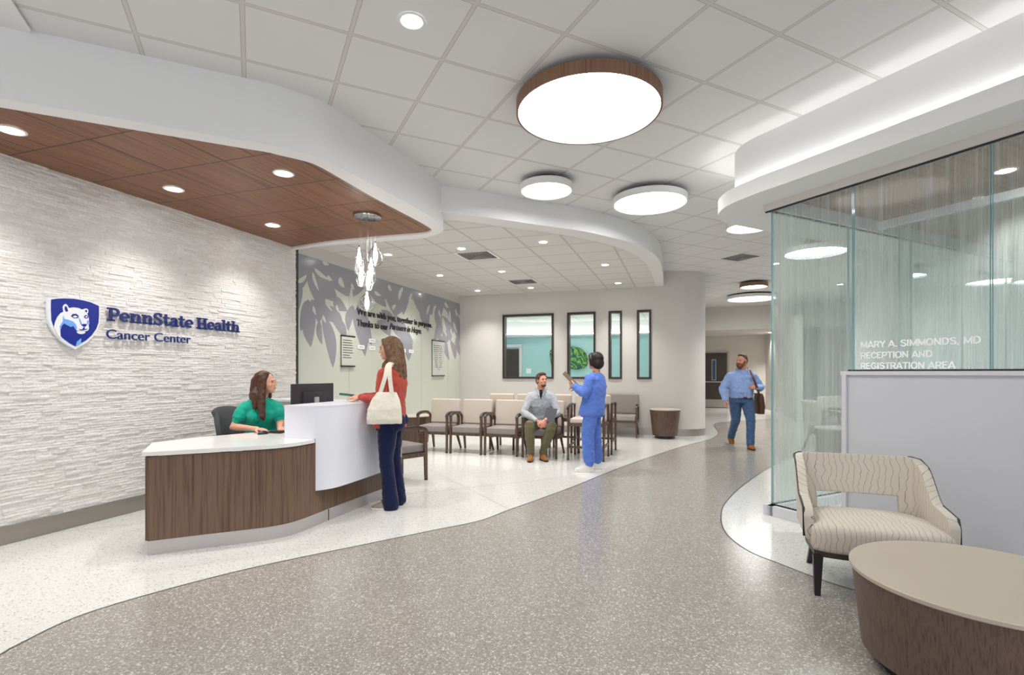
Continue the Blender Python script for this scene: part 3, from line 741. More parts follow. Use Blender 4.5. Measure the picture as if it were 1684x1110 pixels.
for x, y, s_ in ((9.0,18.0,'added recessed light brightening the corridor end before the far double door'),):  # lamp added to brighten the far end of the corridor
    downlight((x,y), 2.739, s_, 'added recessed lights in the corridor', 120)
for u_, v_ in ((.5,1.6),(2.0,1.6),(3.6,1.6)):  # lamps added so the teal room looks brighter through the windows
    downlight(Wp(u_,v_), 2.859, 'added recessed light brightening the teal room behind the windows', 'added recessed lights in the teal room', 130)
for x, y in ((8.0,12.6),(5.2,10.2)):  # two more lamps added to lift the dim corridor
    downlight((x,y), 3.498, 'added recessed light brightening the corridor from its ceiling', 'added recessed lights along the corridor ceiling', 100)
def adopt(o, parent):
    o.parent = parent; o.matrix_parent_inverse = parent.matrix_basis.inverted(); return o
# ================= RECEPTION DESK
desk = empty('reception_desk', Wp(1.6,-7.6), 0, 'curved walnut and white reception desk in front of the stone wall', 'desk')
front = [Wp(*p) for p in [(1.315,-8.744),(1.43,-8.63),(1.558,-8.503),(1.70,-8.37),(1.83,-8.249),(1.91,-8.16),(1.965,-8.06),(1.99,-7.95),(1.995,-7.8),(1.992,-7.5),(2.0,-7.2),(2.01,-6.9),(2.02,-6.6),(2.02,-6.42)]]
frc = cr(front, 4)
def shell(bm, path, th, z0, z1, capends=True):
    inn = offset_path(path, -th)
    sweep(bm, path, [(0,z0),(0,z1),(-th,z1),(-th,z0)])
bm = bmesh.new(); shell(bm, frc, .04, .105, .725); adopt(bmobj('front_panel', bm, m='deskwood', smooth=True, sharp=35), desk)
bm = bmesh.new(); sweep(bm, offset_path(frc, .004), [(0,0),(0,.105),(-.05,.105),(-.05,0)]); adopt(bmobj('kick_base', bm, m='steel2', smooth=True, sharp=35), desk)
bm = bmesh.new(); a_, b_ = Wp(1.30,-8.73), Wp(.90,-8.36); d_ = (b_-a_).normalized(); nn = Vector((-d_.y,d_.x,0))
box(bm, (0,0,0), ((b_-a_).length,.03,.62), basis((a_+b_)/2+Vector((0,0,.415)), d_, nn)); adopt(bmobj('end_panel', bm, m='deskwood'), desk)
bm = bmesh.new(); box(bm, (0,0,0), (.004,.006,.104), basis(Wp(1.998,-7.565,.052), W1, W2)); adopt(bmobj('base_joint', bm, m='black'), desk)
edge = [p for p in offset_path(frc, .018)][:30]
inner = [Wp(1.93,-7.74),Wp(1.93,-6.5),Wp(1.2,-6.5),Wp(1.15,-7.2),Wp(1.10,-7.5),Wp(1.0,-7.76),Wp(.905,-7.956),Wp(.87,-8.37)]
edge = [Wp(1.285,-8.762)] + [p for p in edge[1:] if (p-OW).dot(W2) < -7.775] + [Wp(2.012,-7.772)]
bm = bmesh.new(); prism(bm, edge+inner, .735, .765)
bmesh.ops.bevel(bm, geom=[e for e in bm.edges if len(e.link_faces)==2 and abs(e.verts[0].co.z-e.verts[1].co.z)<1e-6 and abs(e.link_faces[0].normal.z-e.link_faces[1].normal.z)>.5], offset=.003, segments=1, affect='EDGES')
adopt(bmobj('countertop', bm, m='quartz'), desk)
pan = cr([Wp(*p) for p in [(1.69,-7.775),(1.83,-7.78),(1.94,-7.772),(2.0,-7.748),(2.055,-7.68),(2.09,-7.58),(2.10,-7.42),(2.098,-7.15),(2.09,-6.8),(2.085,-6.42)]], 5)
k0 = 15
bm = bmesh.new(); sweep(bm, pan[:k0+1], [(0,.7655),(0,1.045),(-.026,1.045),(-.026,.7655)]); sweep(bm, pan[k0:], [(0,.31),(0,1.045),(-.026,1.045),(-.026,.31)])
adopt(bmobj('transaction_panel', bm, m='solid', smooth=True, sharp=35), desk)
tp = offset_path(pan, .004)
bm = bmesh.new(); prism(bm, tp + [Wp(1.69,-6.42)], 1.045, 1.057); adopt(bmobj('transaction_top', bm, m='solid'), desk)
bm = bmesh.new(); box(bm, (0,0,0), (.02,1.2,.27), basis(Wp(1.72,-7.1,.905), W1, W2)); box(bm, (0,0,0), (.3,.02,.27), basis(Wp(1.86,-6.37,.905), W1, W2)); adopt(bmobj('top_support', bm, m='solid'), desk)
bm = bmesh.new(); box(bm, (0,0,0), (2.0,.10,1.0), basis(Wp(1.03,-6.42,.50), W1, W2)); adopt(bmobj('return_panel', bm, m='beige'), desk)
bm = bmesh.new(); box(bm, (0,0,0), (2.06,.16,.03), basis(Wp(1.05,-6.42,1.015), W1, W2), bev=.003); adopt(bmobj('return_cap', bm, m='solid'), desk)

# things on the desk
M['screen'] = mat('monitor_shell', (.03,.03,.033), .35, spec=.5)
mo = empty('computer_monitor', atY(514,700,5.22)*Vector((1,1,0)) if False else Vector((-2.01,5.22,.766)), math.radians(-64), 'black computer monitor on a silver stand, its back towards the visitor', 'monitor')
bm = bmesh.new(); box(bm, (0,0,.31), (.545,.022,.325), bev=.006); box(bm, (0,.02,.30), (.30,.03,.18), bev=.01); bmobj('monitor_housing', bm, mo, 'screen', smooth=True, sharp=30)
bm = bmesh.new(); box(bm, (0,.05,.17), (.05,.022,.335), bev=.004); box(bm, (0,.03,.006), (.22,.18,.011), bev=.004); bmobj('monitor_stand', bm, mo, 'steel2', smooth=True, sharp=30)
bm = bmesh.new(); box(bm, (0,-.0115,.312), (.52,.002,.30)); bmobj('monitor_screen', bm, mo, 'black')
mo.rotation_euler = (0,0,math.radians(-152))
mo.rotation_euler = (0,0,math.radians(-115))
kb = empty('keyboard', Vector((-2.22,5.16,.766)), math.radians(72), 'black keyboard on the white desk before the receptionist', 'keyboard')
bm = bmesh.new(); box(bm, (0,0,.008), (.42,.14,.014), bev=.004); bmobj('keyboard_body', bm, kb, 'black')
bm = bmesh.new()
for r_ in range(5):
    for c_ in range(15): box(bm, (-.19+c_*.027,-.05+r_*.025,.0175), (.022,.02,.006))
bmobj('keys', bm, kb, 'screen')
ms = empty('computer_mouse', Vector((-2.36,4.90,.766)), math.radians(60), 'small black mouse under the receptionist\'s hand', 'mouse')
bm = bmesh.new(); bmesh.ops.create_uvsphere(bm, u_segments=20, v_segments=12, radius=1)
for v in bm.verts: v.co = Vector((v.co.x*.055, v.co.y*.031, max(0,v.co.z)*.034))
bmobj('mouse_shell', bm, ms, 'black', smooth=True)

# ================= CHAIRS
def fabric(name, base, line, kind):
    m = mat(name, base, .85, spec=.15, sheen=.2); N = NT(m); tc = N.n('ShaderNodeTexCoord'); sp = N.n('ShaderNodeSeparateXYZ'); N.l(tc.outputs['Object'], sp.inputs[0])
    if kind == 'wave':                            # thin wandering pinstripes
        no = N.n('ShaderNodeTexNoise'); no.inputs['Scale'].default_value = 1; no.inputs['Detail'].default_value = 2
        mp = N.n('ShaderNodeMapping'); mp.inputs['Scale'].default_value = (5,4,9); N.l(tc.outputs['Object'], mp.inputs['Vector']); N.l(mp.outputs[0], no.inputs['Vector'])
        xx = sp.outputs[0] if 'radial' not in name else N.math('MULTIPLY', N.math('ARCTAN2', sp.outputs[0], N.math('ADD', sp.outputs[1], .12)), .36)
        x = N.math('ADD', N.math('MULTIPLY', xx, 34), N.math('MULTIPLY', no.outputs['Fac'], 2.6))
        f = N.math('FRACT', x); k = N.math('LESS_THAN', f, .055)
        N.l(N.mix(k, base, line), N.b.inputs['Base Color'])
    else:                                         # small diamond weave
        a = N.math('SINE', N.math('MULTIPLY', N.math('ADD', sp.outputs[0], sp.outputs[2]), 190))
        b = N.math('SINE', N.math('MULTIPLY', N.math('SUBTRACT', sp.outputs[0], sp.outputs[2]), 190))
        k = N.math('GREATER_THAN', N.math('MULTIPLY', a, b), .35)
        N.l(N.mix(N.math('MULTIPLY', k, .5), base, line), N.b.inputs['Base Color'])
    return m
M['cream'] = fabric('cream_diamond_fabric', srgb(206,194,182), srgb(180,166,152), 'diamond')
M['taupe'] = mat('taupe_vinyl', srgb(138,130,128), .55, spec=.3, bump=(120,.04))
M['greyfab'] = mat('grey_tweed', srgb(150,142,138), .85, spec=.2, var=(300,.12))
M['greyseat'] = mat('light_grey_seat', srgb(158,150,146), .6, spec=.3)
M['stripe'] = fabric('pinstripe_upholstery', srgb(206,197,184), srgb(96,88,90), 'wave')
M['stripe2'] = fabric('radial_pinstripe_upholstery', srgb(206,197,184), srgb(112,104,104), 'wave')
M['ebony'] = mat('ebony_wood', srgb(38,30,36), .35)
def cushion(bm, c, s, Mx=None, bev=.02, crown=.0, seg=3):
    n0 = len(bm.verts)
    b2 = bmesh.new(); box(b2, (0,0,0), s); bmesh.ops.bevel(b2, geom=b2.edges[:], offset=bev, segments=seg, affect='EDGES', profile=.6)
    if crown:
        bmesh.ops.subdivide_edges(b2, edges=b2.edges[:], cuts=0)
        for v in b2.verts:
            if v.co.z > 0: v.co.z += crown*(1-(2*v.co.x/s[0])**2)*(1-(2*v.co.y/s[1])**2)
    T_ = Matrix.Translation(c) @ (Mx or Matrix.Identity(4))
    me = bpy.data.meshes.new('t'); b2.transform(T_); b2.to_mesh(me); b2.free(); bm.from_mesh(me); bpy.data.meshes.remove(me)
def legbox(bm, a, b, s0, s1):                      # tapering square-section leg from a (top) to b (foot)
    A = [bm.verts.new((a[0]+x*s0[0]/2, a[1]+y*s0[1]/2, a[2])) for x, y in ((-1,-1),(1,-1),(1,1),(-1,1))]
    B = [bm.verts.new((b[0]+x*s1[0]/2, b[1]+y*s1[1]/2, b[2])) for x, y in ((-1,-1),(1,-1),(1,1),(-1,1))]
    bm.faces.new(A); bm.faces.new(B[::-1])
    for i in range(4): bm.faces.new((A[i],A[(i+1)%4],B[(i+1)%4],B[i]))
def waiting_chair(label, group='cream-backed waiting chairs', back='cream', seat='taupe', w=.58, cat='chair', arms=True):
    t = empty('waiting_chair', (0,0,0), 0, label, cat, group)
    hw = w/2
    bm = bmesh.new(); cushion(bm, (0,-.01,.40), (w-.075,.53,.105), bev=.028, crown=.012, seg=4); bmobj('seat', bm, t, seat, smooth=True)
    bm = bmesh.new(); cushion(bm, (0,.275,.665), (w-.03,.10,.43), Matrix.Rotation(math.radians(-9),4,'X'), bev=.028, seg=4); bmobj('backrest', bm, t, back, smooth=True)
    bm = bmesh.new(); box(bm, (0,-.01,.325), (w-.07,.50,.045)); bmobj('seat_rail', bm, t, 'chairwood')
    for s in (-1,1):
        if arms:
            bm = bmesh.new(); legbox(bm, (s*(hw-.017),-.255,.615), (s*(hw-.017),-.27,.018), (.034,.045), (.03,.034)); l = bmobj('leg', bm, t, 'chairwood')
            bm = bmesh.new(); box(bm, (s*(hw-.017),-.27,.009), (.03,.034,.018)); bmobj('foot_cap', bm, l, 'black')
            prof = cr([(0,-.285,.600),(0,-.24,.637),(0,-.12,.660),(0,.04,.655),(0,.16,.625),(0,.215,.56)], 4)
            for nm, dz, th, mm in (('arm', 0, .036, 'chairwood'), ('arm_pad', .020, .012, 'black')):
                bm = bmesh.new(); rr = []
                for i, p in enumerate(prof if nm == 'arm' else prof[:-6]):
                    x = s*(hw-.018); ww = .036 if nm == 'arm' else .042
                    rr.append([bm.verts.new((x+a*ww/2, p.y, p.z+dz+b*th/2)) for a, b in ((-1,-1),(1,-1),(1,1),(-1,1))])
                for i in range(len(rr)-1):
                    for k in range(4): bm.faces.new((rr[i][k],rr[i][(k+1)%4],rr[i+1][(k+1)%4],rr[i+1][k]))
                bm.faces.new(rr[0]); bm.faces.new(rr[-1]); bmobj(nm, bm, t, mm, smooth=True, sharp=50)
            bm = bmesh.new(); legbox(bm, (s*(hw-.018),.215,.60), (s*(hw-.018),.21,.30), (.034,.05), (.034,.05)); bmobj('rear_post', bm, t, 'chairwood')
            bm = bmesh.new(); box(bm, (s*(hw-.018),-.02,.325), (.03,.47,.05)); bmobj('side_rail', bm, t, 'chairwood')
        bm = bmesh.new(); legbox(bm, (s*(hw-.06),.20,.345), (s*(hw-.025),.335,.0), (.036,.05), (.026,.03)); bmobj('leg', bm, t, 'chairwood')
    return t
def tall_chair(label, group, w=.58, arms=True, back='cream', seat='cream'):
    t = empty('hip_chair', (0,0,0), 0, label, 'chair', group); hw = w/2
    bm = bmesh.new(); cushion(bm, (0,-.01,.60), (w-.07,.50,.075), bev=.024, crown=.01, seg=4); bmobj('seat', bm, t, seat, smooth=True)
    bm = bmesh.new(); cushion(bm, (0,.24,.80), (w-.07 if arms else w-.03,.075,.36), Matrix.Rotation(math.radians(-6),4,'X'), bev=.024, seg=4); bmobj('backrest', bm, t, back, smooth=True)
    bm = bmesh.new()
    box(bm, (0,-.25,.545), (w-.06,.03,.05)); box(bm, (0,.24,.545), (w-.06,.03,.05)); box(bm, (0,-.25,.20), (w-.06,.024,.035)); bmobj('front_rail', bm, t, 'chairwood')
    for s in (-1,1):
        for y in (-.26,.26):
            bm = bmesh.new(); h = .80 if (y < 0 and arms) else (.84 if y > 0 else .57)
            legbox(bm, (s*(hw-.018),y*.96,h), (s*(hw-.018),y*1.06,.02), (.034,.04), (.03,.034)); l = bmobj('leg', bm, t, 'chairwood')
            bm = bmesh.new(); box(bm, (s*(hw-.018),y*1.06,.010), (.032,.036,.02)); bmobj('foot_cap', bm, l, 'black')
        bm = bmesh.new(); box(bm, (s*(hw-.018),0,.545), (.03,.50,.045)); box(bm, (s*(hw-.018),0,.21), (.024,.50,.034)); bmobj('side_rail', bm, t, 'chairwood')
        if arms:
            bm = bmesh.new(); tb = cr([(s*(hw-.018),-.30,.795),(s*(hw-.018),-.1,.835),(s*(hw-.018),.1,.842),(s*(hw-.018),.26,.83)], 4)
            rr = [[bm.verts.new((p.x+a*.02, p.y, p.z+b*.014)) for a, b in ((-1,-1),(1,-1),(1,1),(-1,1))] for p in tb]
            for i in range(len(rr)-1):
                for k in range(4): bm.faces.new((rr[i][k],rr[i][(k+1)%4],rr[i+1][(k+1)%4],rr[i+1][k]))
            bm.faces.new(rr[0]); bm.faces.new(rr[-1]); bmobj('arm', bm, t, 'black', smooth=True, sharp=50)
    return t
labs = ['cream and taupe waiting chair at the mural end of the front row','cream and taupe waiting chair second from the mural, empty','cream and taupe waiting chair just beside the seated man','cream and taupe waiting chair the man in grey sits on']
proto = waiting_chair(labs[0])
for i, u in enumerate((1.055, 1.67, 2.285, 2.93)):
    o = proto if i == 0 else dup(proto)
    o.location = Wp(u, -3.375); o.rotation_euler = (0,0,WA); o['label'] = labs[i]
o = tall_chair('tall cream chair with raised arms behind the figure in blue scrubs', 'raised-seat waiting chairs'); o.location = Wp(3.67,-3.40); o.rotation_euler = (0,0,WA)
o2 = dup(o); o2['label'] = 'tall cream armchair facing the back wall, behind the blue scrubs'; o2.location = Wp(3.70,-2.68); o2.rotation_euler = (0,0,WA+PI)
t0 = tall_chair('armless cream chair of the rear row showing left of the seated man', 'armless chairs facing the back wall', .47, False)
for i, (u, s) in enumerate(((2.07,'armless cream chair of the rear row, nearest the mural'),(2.58,'armless cream chair of the rear row directly behind the seated man'),(3.09,'armless cream chair of the rear row right of the seated man\'s shoulder'))):
    q_ = t0 if i == 0 else dup(t0)
    q_.location = Wp(u, -2.70); q_.rotation_euler = (0,0,WA+PI); q_['label'] = s
wc = waiting_chair('wide grey-backed chair against the back wall under the narrow windows', 'grey chair by the back wall', 'greyfab', 'greyseat', .68)
wc.location = Wp(3.86,-.335); wc.rotation_euler = (0,0,WA)
gc = dup(proto); gc['label'] = 'cream-backed armchair standing behind the woman in the red sweater'; gc['group'] = 'cream-backed waiting chairs'
gc.location = (-1.465, 6.50, 0); gc.rotation_euler = (0,0,math.radians(45+90))

def drum_table(loc, r0, r1, h, label, top='quartz', side='tablewood', th=.02, group='round drum side tables', base_r=.8, baseh=.06, k=1):
    t = empty('drum_table', loc, 0, label, 'table', group)
    bm = bmesh.new(); lathe(bm, [(0,h-th),(r0+.0,h-th),(r0+.004,h-th+.004),(r0+.004,h-.004),(r0,h),(0,h)], seg=96); bmobj('table_top', bm, t, top, smooth=True, sharp=40)
    zb = baseh
    ring = [(r1+(r0-.006-r1)*((z_/10)**k), zb+(h-th-zb)*z_/10) for z_ in range(11)]
    bm = bmesh.new(); lathe(bm, [(0,zb)]+ring, seg=96); bmobj('drum_body', bm, t, side, smooth=True, sharp=40)
    bm = bmesh.new(); lathe(bm, [(r1*base_r,0),(r1*base_r,zb)], seg=64, cap0=True); bmobj('plinth', bm, t, 'black', smooth=True, sharp=40)
    return t
M['tabletop'] = mat('beige_table_top', srgb(196,184,168), .4, spec=.4)
drum_table(Wp(4.74,-.42), .31, .245, .60, 'small walnut drum table with a pale top beside the round wall end', 'tabletop', 'chairwood')
drum_table(Wp(.36,-2.98), .31, .25, .56, 'walnut drum table with a pale top by the mural wall', 'tabletop', 'chairwood')
M['bigtop'] = mat('taupe_laminate_top', srgb(186,175,160), .45, spec=.35, var=(2,.03))
drum_table((2.08,2.27,0), .50, .455, .45, 'large round drum coffee table with a taupe top in the foreground', 'bigtop', 'tablewood', .022, 'large coffee table', .86, .07, 1)
# chairs and table far behind the first frosted pane
fcs = dup(proto); fcs['label'] = 'waiting chair seen side-on through the frosted glass'; fcs['group'] = 'chairs behind the frosted glass'; fcs.location = (5.35, 8.7, 0); fcs.rotation_euler = (0,0,math.radians(80))
fc2 = dup(proto); fc2['label'] = 'waiting chair facing the room behind the frosted glass'; fc2['group'] = 'chairs behind the frosted glass'; fc2.location = (6.35, 9.9, 0); fc2.rotation_euler = (0,0,math.radians(20))
drum_table((5.0,8.0,0), .28, .24, .5, 'walnut drum table seen through the frosted glass', 'tabletop', 'chairwood')

# ================= LOUNGE CHAIR
lc = empty('lounge_chair', (2.275,3.305,0), math.radians(-21), 'cream pinstriped lounge chair with an open back and dark legs', 'armchair')
# seat cushion: D-shaped slab
def dshape(w, d, n=24, yf=-.33, ex=2.6):
    pts = []
    for i in range(13): x = -w/2+w*i/12; pts.append(Vector((x*.985, yf-.022*(1-(2*x/w)**2)+.03*abs(2*x/w)**10, 0)))
    for i in range(n+1):
        t = PI*i/n; c, s = math.cos(t), math.sin(t)
        pts.append(Vector((w/2*math.copysign(abs(c)**(2/ex), c), -.02+(d)*abs(s)**(2/ex), 0)))
    return pts
ds = dshape(.76,.30); bm = bmesh.new(); rr = []
cy = -.03
for z_, k_ in ((.265,.0),(.265,.955),(.275,.985),(.292,1.0),(.375,1.0),(.398,.992),(.415,.968),(.428,.925),(.438,.84),(.446,.65),(.450,.35),(.451,.0)):
    rr.append([bm.verts.new((p.x*max(k_,.01), cy+(p.y-cy)*max(k_,.01), z_)) for p in ds])
for i in range(len(rr)-1):
    for k in range(len(ds)): bm.faces.new((rr[i][k],rr[i][(k+1)%len(ds)],rr[i+1][(k+1)%len(ds)],rr[i+1][k]))
bmesh.ops.remove_doubles(bm, verts=bm.verts, dist=.0001)
bmobj('seat', bm, lc, 'stripe', smooth=True)
bm = bmesh.new(); prism(bm, [p*.97 for p in ds], .235, .265); bmobj('seat_frame', bm, lc, 'dark', smooth=False)
for s in (-1,1):
    bm = bmesh.new(); legbox(bm, (s*.345,-.30,.24), (s*.352,-.325,.0), (.055,.05), (.032,.032)); bmobj('leg', bm, lc, 'ebony')
    bm = bmesh.new(); legbox(bm, (s*.27,.22,.24), (s*.30,.30,.0), (.05,.05), (.032,.032)); bmobj('leg', bm, lc, 'ebony')
NX, NZ = 64, 22
def shellpt(t, r=1.0):                            # plan curve of the wrap-around back, t from -1 to 1
    # arms run straight, the back is a flattened arc
    c = t; a = abs(c)
    if a < .42: x = .345*(a/.42)*.90; y = .30 - .02*(a/.42)**2
    elif a < .62:
        q = (a-.42)/.20; x = .3105+.058*math.sin(q*PI/2); y = .28-.09*(1-math.cos(q*PI/2))
    else:
        q = (a-.62)/.38; x = .3685+.018*q; y = .19-.44*q
    return Vector((math.copysign(x, c), y, 0))
def topz(a):
    if a < .5: return .785
    if a < .64: q = (a-.5)/.14; return .785-.03*q*q
    q = (a-.64)/.36; q2 = min(1,q/.5); e = q2*q2*(3-2*q2)
    return .755-(.755-.545)*e-.035*max(0,q-.5)/.5-(.05 if q > .95 else 0)
bm = bmesh.new(); vv = {}
for i in range(NX+1):
    t = -1+2*i/NX; a = abs(t); P = shellpt(t); zt = topz(a); z0 = .34
    for k in range(NZ+1):
        z = z0+(zt-z0)*k/NZ; lean = .09*max(0,(z-.42))/.36*(1 if a < .6 else max(0,1-(a-.6)/.3))
        vv[i,k] = bm.verts.new((P.x*(1+.02*(z-.4)), P.y+lean, z))
for i in range(NX):
    t = abs(-1+2*(i+.5)/NX)
    for k in range(NZ):
        z = .34+(.785-.34)*(k+.5)/NZ
        q = (t/.34)**6 + (abs(z-.455)/.075)**6
        if q < 1: continue
        bm.faces.new((vv[i,k],vv[i+1,k],vv[i+1,k+1],vv[i,k+1]))
for v in [v for v in bm.verts if not v.link_faces]: bm.verts.remove(v)
bk = bmobj('backrest', bm, lc, 'stripe2', smooth=True)
md = bk.modifiers.new('thick', 'SOLIDIFY'); md.thickness = .055; md.offset = 0; md.use_even_offset = True
md = bk.modifiers.new('round', 'BEVEL'); md.width = .016; md.segments = 3; md.limit_method = 'ANGLE'; md.angle_limit = math.radians(50)
for sgn in (-1,1):
    bm = bmesh.new(); pts_ = []
    for i in range(30):
        a = .45+.55*i/29; P = shellpt(sgn*a); zt = topz(a); lean = .09*max(0,(zt-.42))/.36*(1 if a < .6 else max(0,1-(a-.6)/.3))
        out_ = Vector((sgn*.027, .012, 0)) if a > .55 else Vector((sgn*.012,.027,0))
        pts_.append(Vector((P.x*(1+.02*(zt-.4)), P.y+lean, zt-.004))+out_)
    pts_.append(pts_[-1]+Vector((0,-.006,-.12)))
    tube(bm, pts_, .008, 8); bmobj('piping', bm, lc, 'ebony', smooth=True)

lc.scale = (.95,.95,.985)
# ================= PENDANT CLUSTER
gls = bpy.data.materials.new('thin_clear_glass'); gls.use_nodes = True; M['thin'] = gls
N = NT.__new__(NT); N.nt = gls.node_tree; N.nt.nodes.clear(); o_ = N.n('ShaderNodeOutputMaterial')
tr = N.n('ShaderNodeBsdfTransparent'); tr.inputs[0].default_value = (.96,.96,.96,1); go = N.n('ShaderNodeBsdfGlossy'); go.inputs['Roughness'].default_value = .05
lw_ = N.n('ShaderNodeLayerWeight'); lw_.inputs[0].default_value = .35; mm_ = N.n('ShaderNodeMixShader')
N.l(N.math('ADD', N.math('MULTIPLY', lw_.outputs['Facing'], .75), .04), mm_.inputs[0]); N.l(tr.outputs[0], mm_.inputs[1]); N.l(go.outputs[0], mm_.inputs[2]); N.l(mm_.outputs[0], o_.inputs[0])
M['glow_p'] = mat('pendant_bulb', (1,1,1), .5, emis=(1,.95,.88), estr=9)
M['chrome'] = mat('chrome', (.45,.46,.48), .12, metal=1)
pc = G(604,354,3.06); pend = empty('glass_pendant_cluster', (pc.x,pc.y,3.06), 0, 'cluster of six glass drop pendants hanging over the desk', 'pendant light')
bm = bmesh.new(); lathe(bm, [(0,-.0),(.148,-.0),(.148,-.022),(.14,-.026),(0,-.026)], seg=64); bmobj('ceiling_plate', bm, pend, 'chrome', smooth=True, sharp=40)
specs = [(590.6,405.7,453,.052,'long',.03),(617.3,398.4,437,.085,'round',-.06),(610.3,423.5,468,.052,'long',.08),(593.8,437,470.6,.055,'cut',-.04),(605.4,444,477,.058,'cut',-.09),(603.5,478,511,.095,'round',.02)]
for px_, yt, yb, R0, kind, dy in specs:
    Y = pc.y+dy; A = atY(px_, yt, Y)-pend.location; B = atY(px_, yb, Y)-pend.location
    h = A.z-B.z
    bm = bmesh.new(); tube(bm, [A, Vector((A.x*.92, A.y, -.02))], .0016, 6); cb_ = bmobj('cable', bm, pend, 'chrome')
    if kind == 'round': prof = [(.03,0),(.10,-.08),(.38,-.22),(.76,-.40),(.97,-.58),(1,-.70),(.88,-.84),(.66,-.95),(.45,-1)]
    elif kind == 'long': prof = [(.1,0),(.2,-.06),(.5,-.18),(.85,-.4),(1,-.62),(.98,-.78),(.8,-.92),(.5,-1)]
    else: prof = [(.1,0),(.25,-.1),(.6,-.3),(.95,-.55),(1,-.7),(.75,-.9),(.55,-1)]
    pr = [(max(.004,r_*R0), z_*h) for r_, z_ in prof]
    prc = cr([Vector((r_, 0, z_)) for r_, z_ in pr], 4)
    bm = bmesh.new(); lathe(bm, [(max(.003,p.x), p.z) for p in prc], (A.x,A.y,A.z), 32); bmobj('glass_shade', bm, pend, 'thin', smooth=True)
    hb = min(h*.86,.2)
    bp_ = cr([Vector((r_,0,z_)) for r_, z_ in [(.006,0),(.012,-.25*hb),(.021,-.5*hb),(.024,-.72*hb),(.016,-.95*hb),(.002,-hb)]], 4)
    bm = bmesh.new(); lathe(bm, [(max(.001,p.x), p.z) for p in bp_], (A.x,A.y,A.z-.01), 20); bmobj('bulb', bm, pend, 'glow_p', smooth=True)
    bm = bmesh.new(); lathe(bm, [(.006,.014),(.009,.01),(.009,-.012),(.004,-.014)], (A.x,A.y,A.z), 16, True, True); bmobj('cap', bm, pend, 'chrome', smooth=True)
# ================= MURAL OF GLASS PANELS
M['mglass'] = mat('pale_green_back_painted_glass', srgb(205,208,196), .12, spec=.5)
M['leaf'] = mat('grey_leaf_print', srgb(152,150,158), .2, spec=.5)
M['ink'] = mat('near_black_lettering', srgb(38,30,36), .4)
M['plate'] = mat('white_name_plate', srgb(240,240,242), .35)
MU = -.045
mural = empty('leaf_mural', Wp(MU,-2.9,1.5), 0, 'pale green glass wall mural with large grey leaf silhouettes hanging from above', 'mural')
vs_ = [-5.64] + [mural_uv(x, 560, MU)[0] for x in (574,641.6,693,736.7)] + [-.005]
for a, b in zip(vs_[:-1], vs_[1:]):
    bm = bmesh.new(); box(bm, (0,0,0), (.014, b-a-.006, 2.92), basis(Wp(MU-.007,(a+b)/2,1.56), W1, W2)); adopt(bmobj('mural_panel', bm, m='mglass'), mural)
bm = bmesh.new()
for a in vs_[1:-1]: box(bm, (0,0,0), (.004, .006, 2.92), basis(Wp(MU-.006,a,1.56), W1, W2))
adopt(bmobj('panel_joint', bm, m='ink'), mural)
def mp(x, y, d):                                   # crop frame used while measuring the leaves
    v, z = mural_uv(460+x*.2162, 380+y*.2162, MU); z = min(z, 3.018); v = max(min(v,-.012), -5.635)
    return Wp(MU+d, v, z)
def poly_on(bm, pts, d):
    vs = [bm.verts.new(mp(x,y,d)) for x, y in pts]
    P2 = [Vector((x, y, 0)) for x, y in pts]
    for t in tessellate_polygon([P2]):
        try: bm.faces.new([vs[i] for i in t])
        except ValueError: pass
def leaf_pts(b, t, w, bend=.12):
    b = Vector(b); t = Vector(t); d = t-b; n_ = Vector((-d.y, d.x)).normalized(); out = []
    N_ = 10
    for s in (1,-1):
        for i in range(N_+1):
            q = i/N_ if s == 1 else 1-i/N_
            ww = w/2*math.sin(PI*min(1,q**.8))**.8
            c = b + d*q + n_*(bend*w*math.sin(PI*q)*2) + n_*s*ww
            out.append((c.x, c.y))
    return out
leaves = [((215,520),(158,760),120),((250,610),(236,882),95),((330,640),(405,1042),85),((300,680),(322,866),45),((360,560),(470,790),80),((420,500),(512,610),80),((445,660),(490,850),55),
 ((150,400),(118,660),120),((370,330),(526,500),150),((300,290),(440,540),140),((215,330),(330,640),100),((430,290),(522,430),90),((160,170),(330,350),150),((340,560),(440,700),80),((240,520),(300,700),90),((300,600),(180,720),70),
 ((560,590),(648,955),90),((640,620),(700,870),80),((600,280),(560,500),110),((700,350),(810,580),100),((790,390),(875,650),90),((700,460),(640,620),80),((760,600),(860,740),80),((870,640),(1015,850),100),((930,760),(980,990),75),((860,440),(925,500),80),((740,680),(840,800),80),((900,820),(1015,860),60),((650,520),(560,640),80),((560,560),(520,760),60),
 ((945,430),(880,650),80),((985,450),(940,640),60),((1000,430),(1062,620),60),((1110,470),(1130,770),80),((1080,500),(1160,640),60),((1180,520),(1110,700),50),((1140,500),(1205,580),70),
 ((1245,520),(1195,720),60),((1215,690),(1175,830),60),((1250,800),(1290,985),38),((1300,830),(1335,978),34),((1345,800),(1376,955),34),((1230,640),(1300,840),60),((1290,560),(1383,720),70),((1320,640),(1260,860),50),((1340,640),(1383,860),50),((1240,760),(1262,930),30),((1190,600),(1240,760),44),((1200,780),(1250,900),40)]
bm = bmesh.new()
poly_on(bm, [(118,157),(260,190),(400,236),(530,290),(640,325),(760,363),(880,398),(1000,435),(1120,474),(1240,510),(1383,556),(1383,650),(1330,600),(1290,640),(1240,570),(1190,560),(1150,520),(1110,540),(1060,500),(1000,520),(950,460),(900,500),(860,450),(800,520),(740,420),(690,480),(640,430),(580,490),(545,430),(490,480),(430,420),(370,480),(310,400),(260,440),(215,370),(180,430),(118,420)], .0012)
adopt(bmobj('leaf_canopy', bm, m='leaf'), mural)
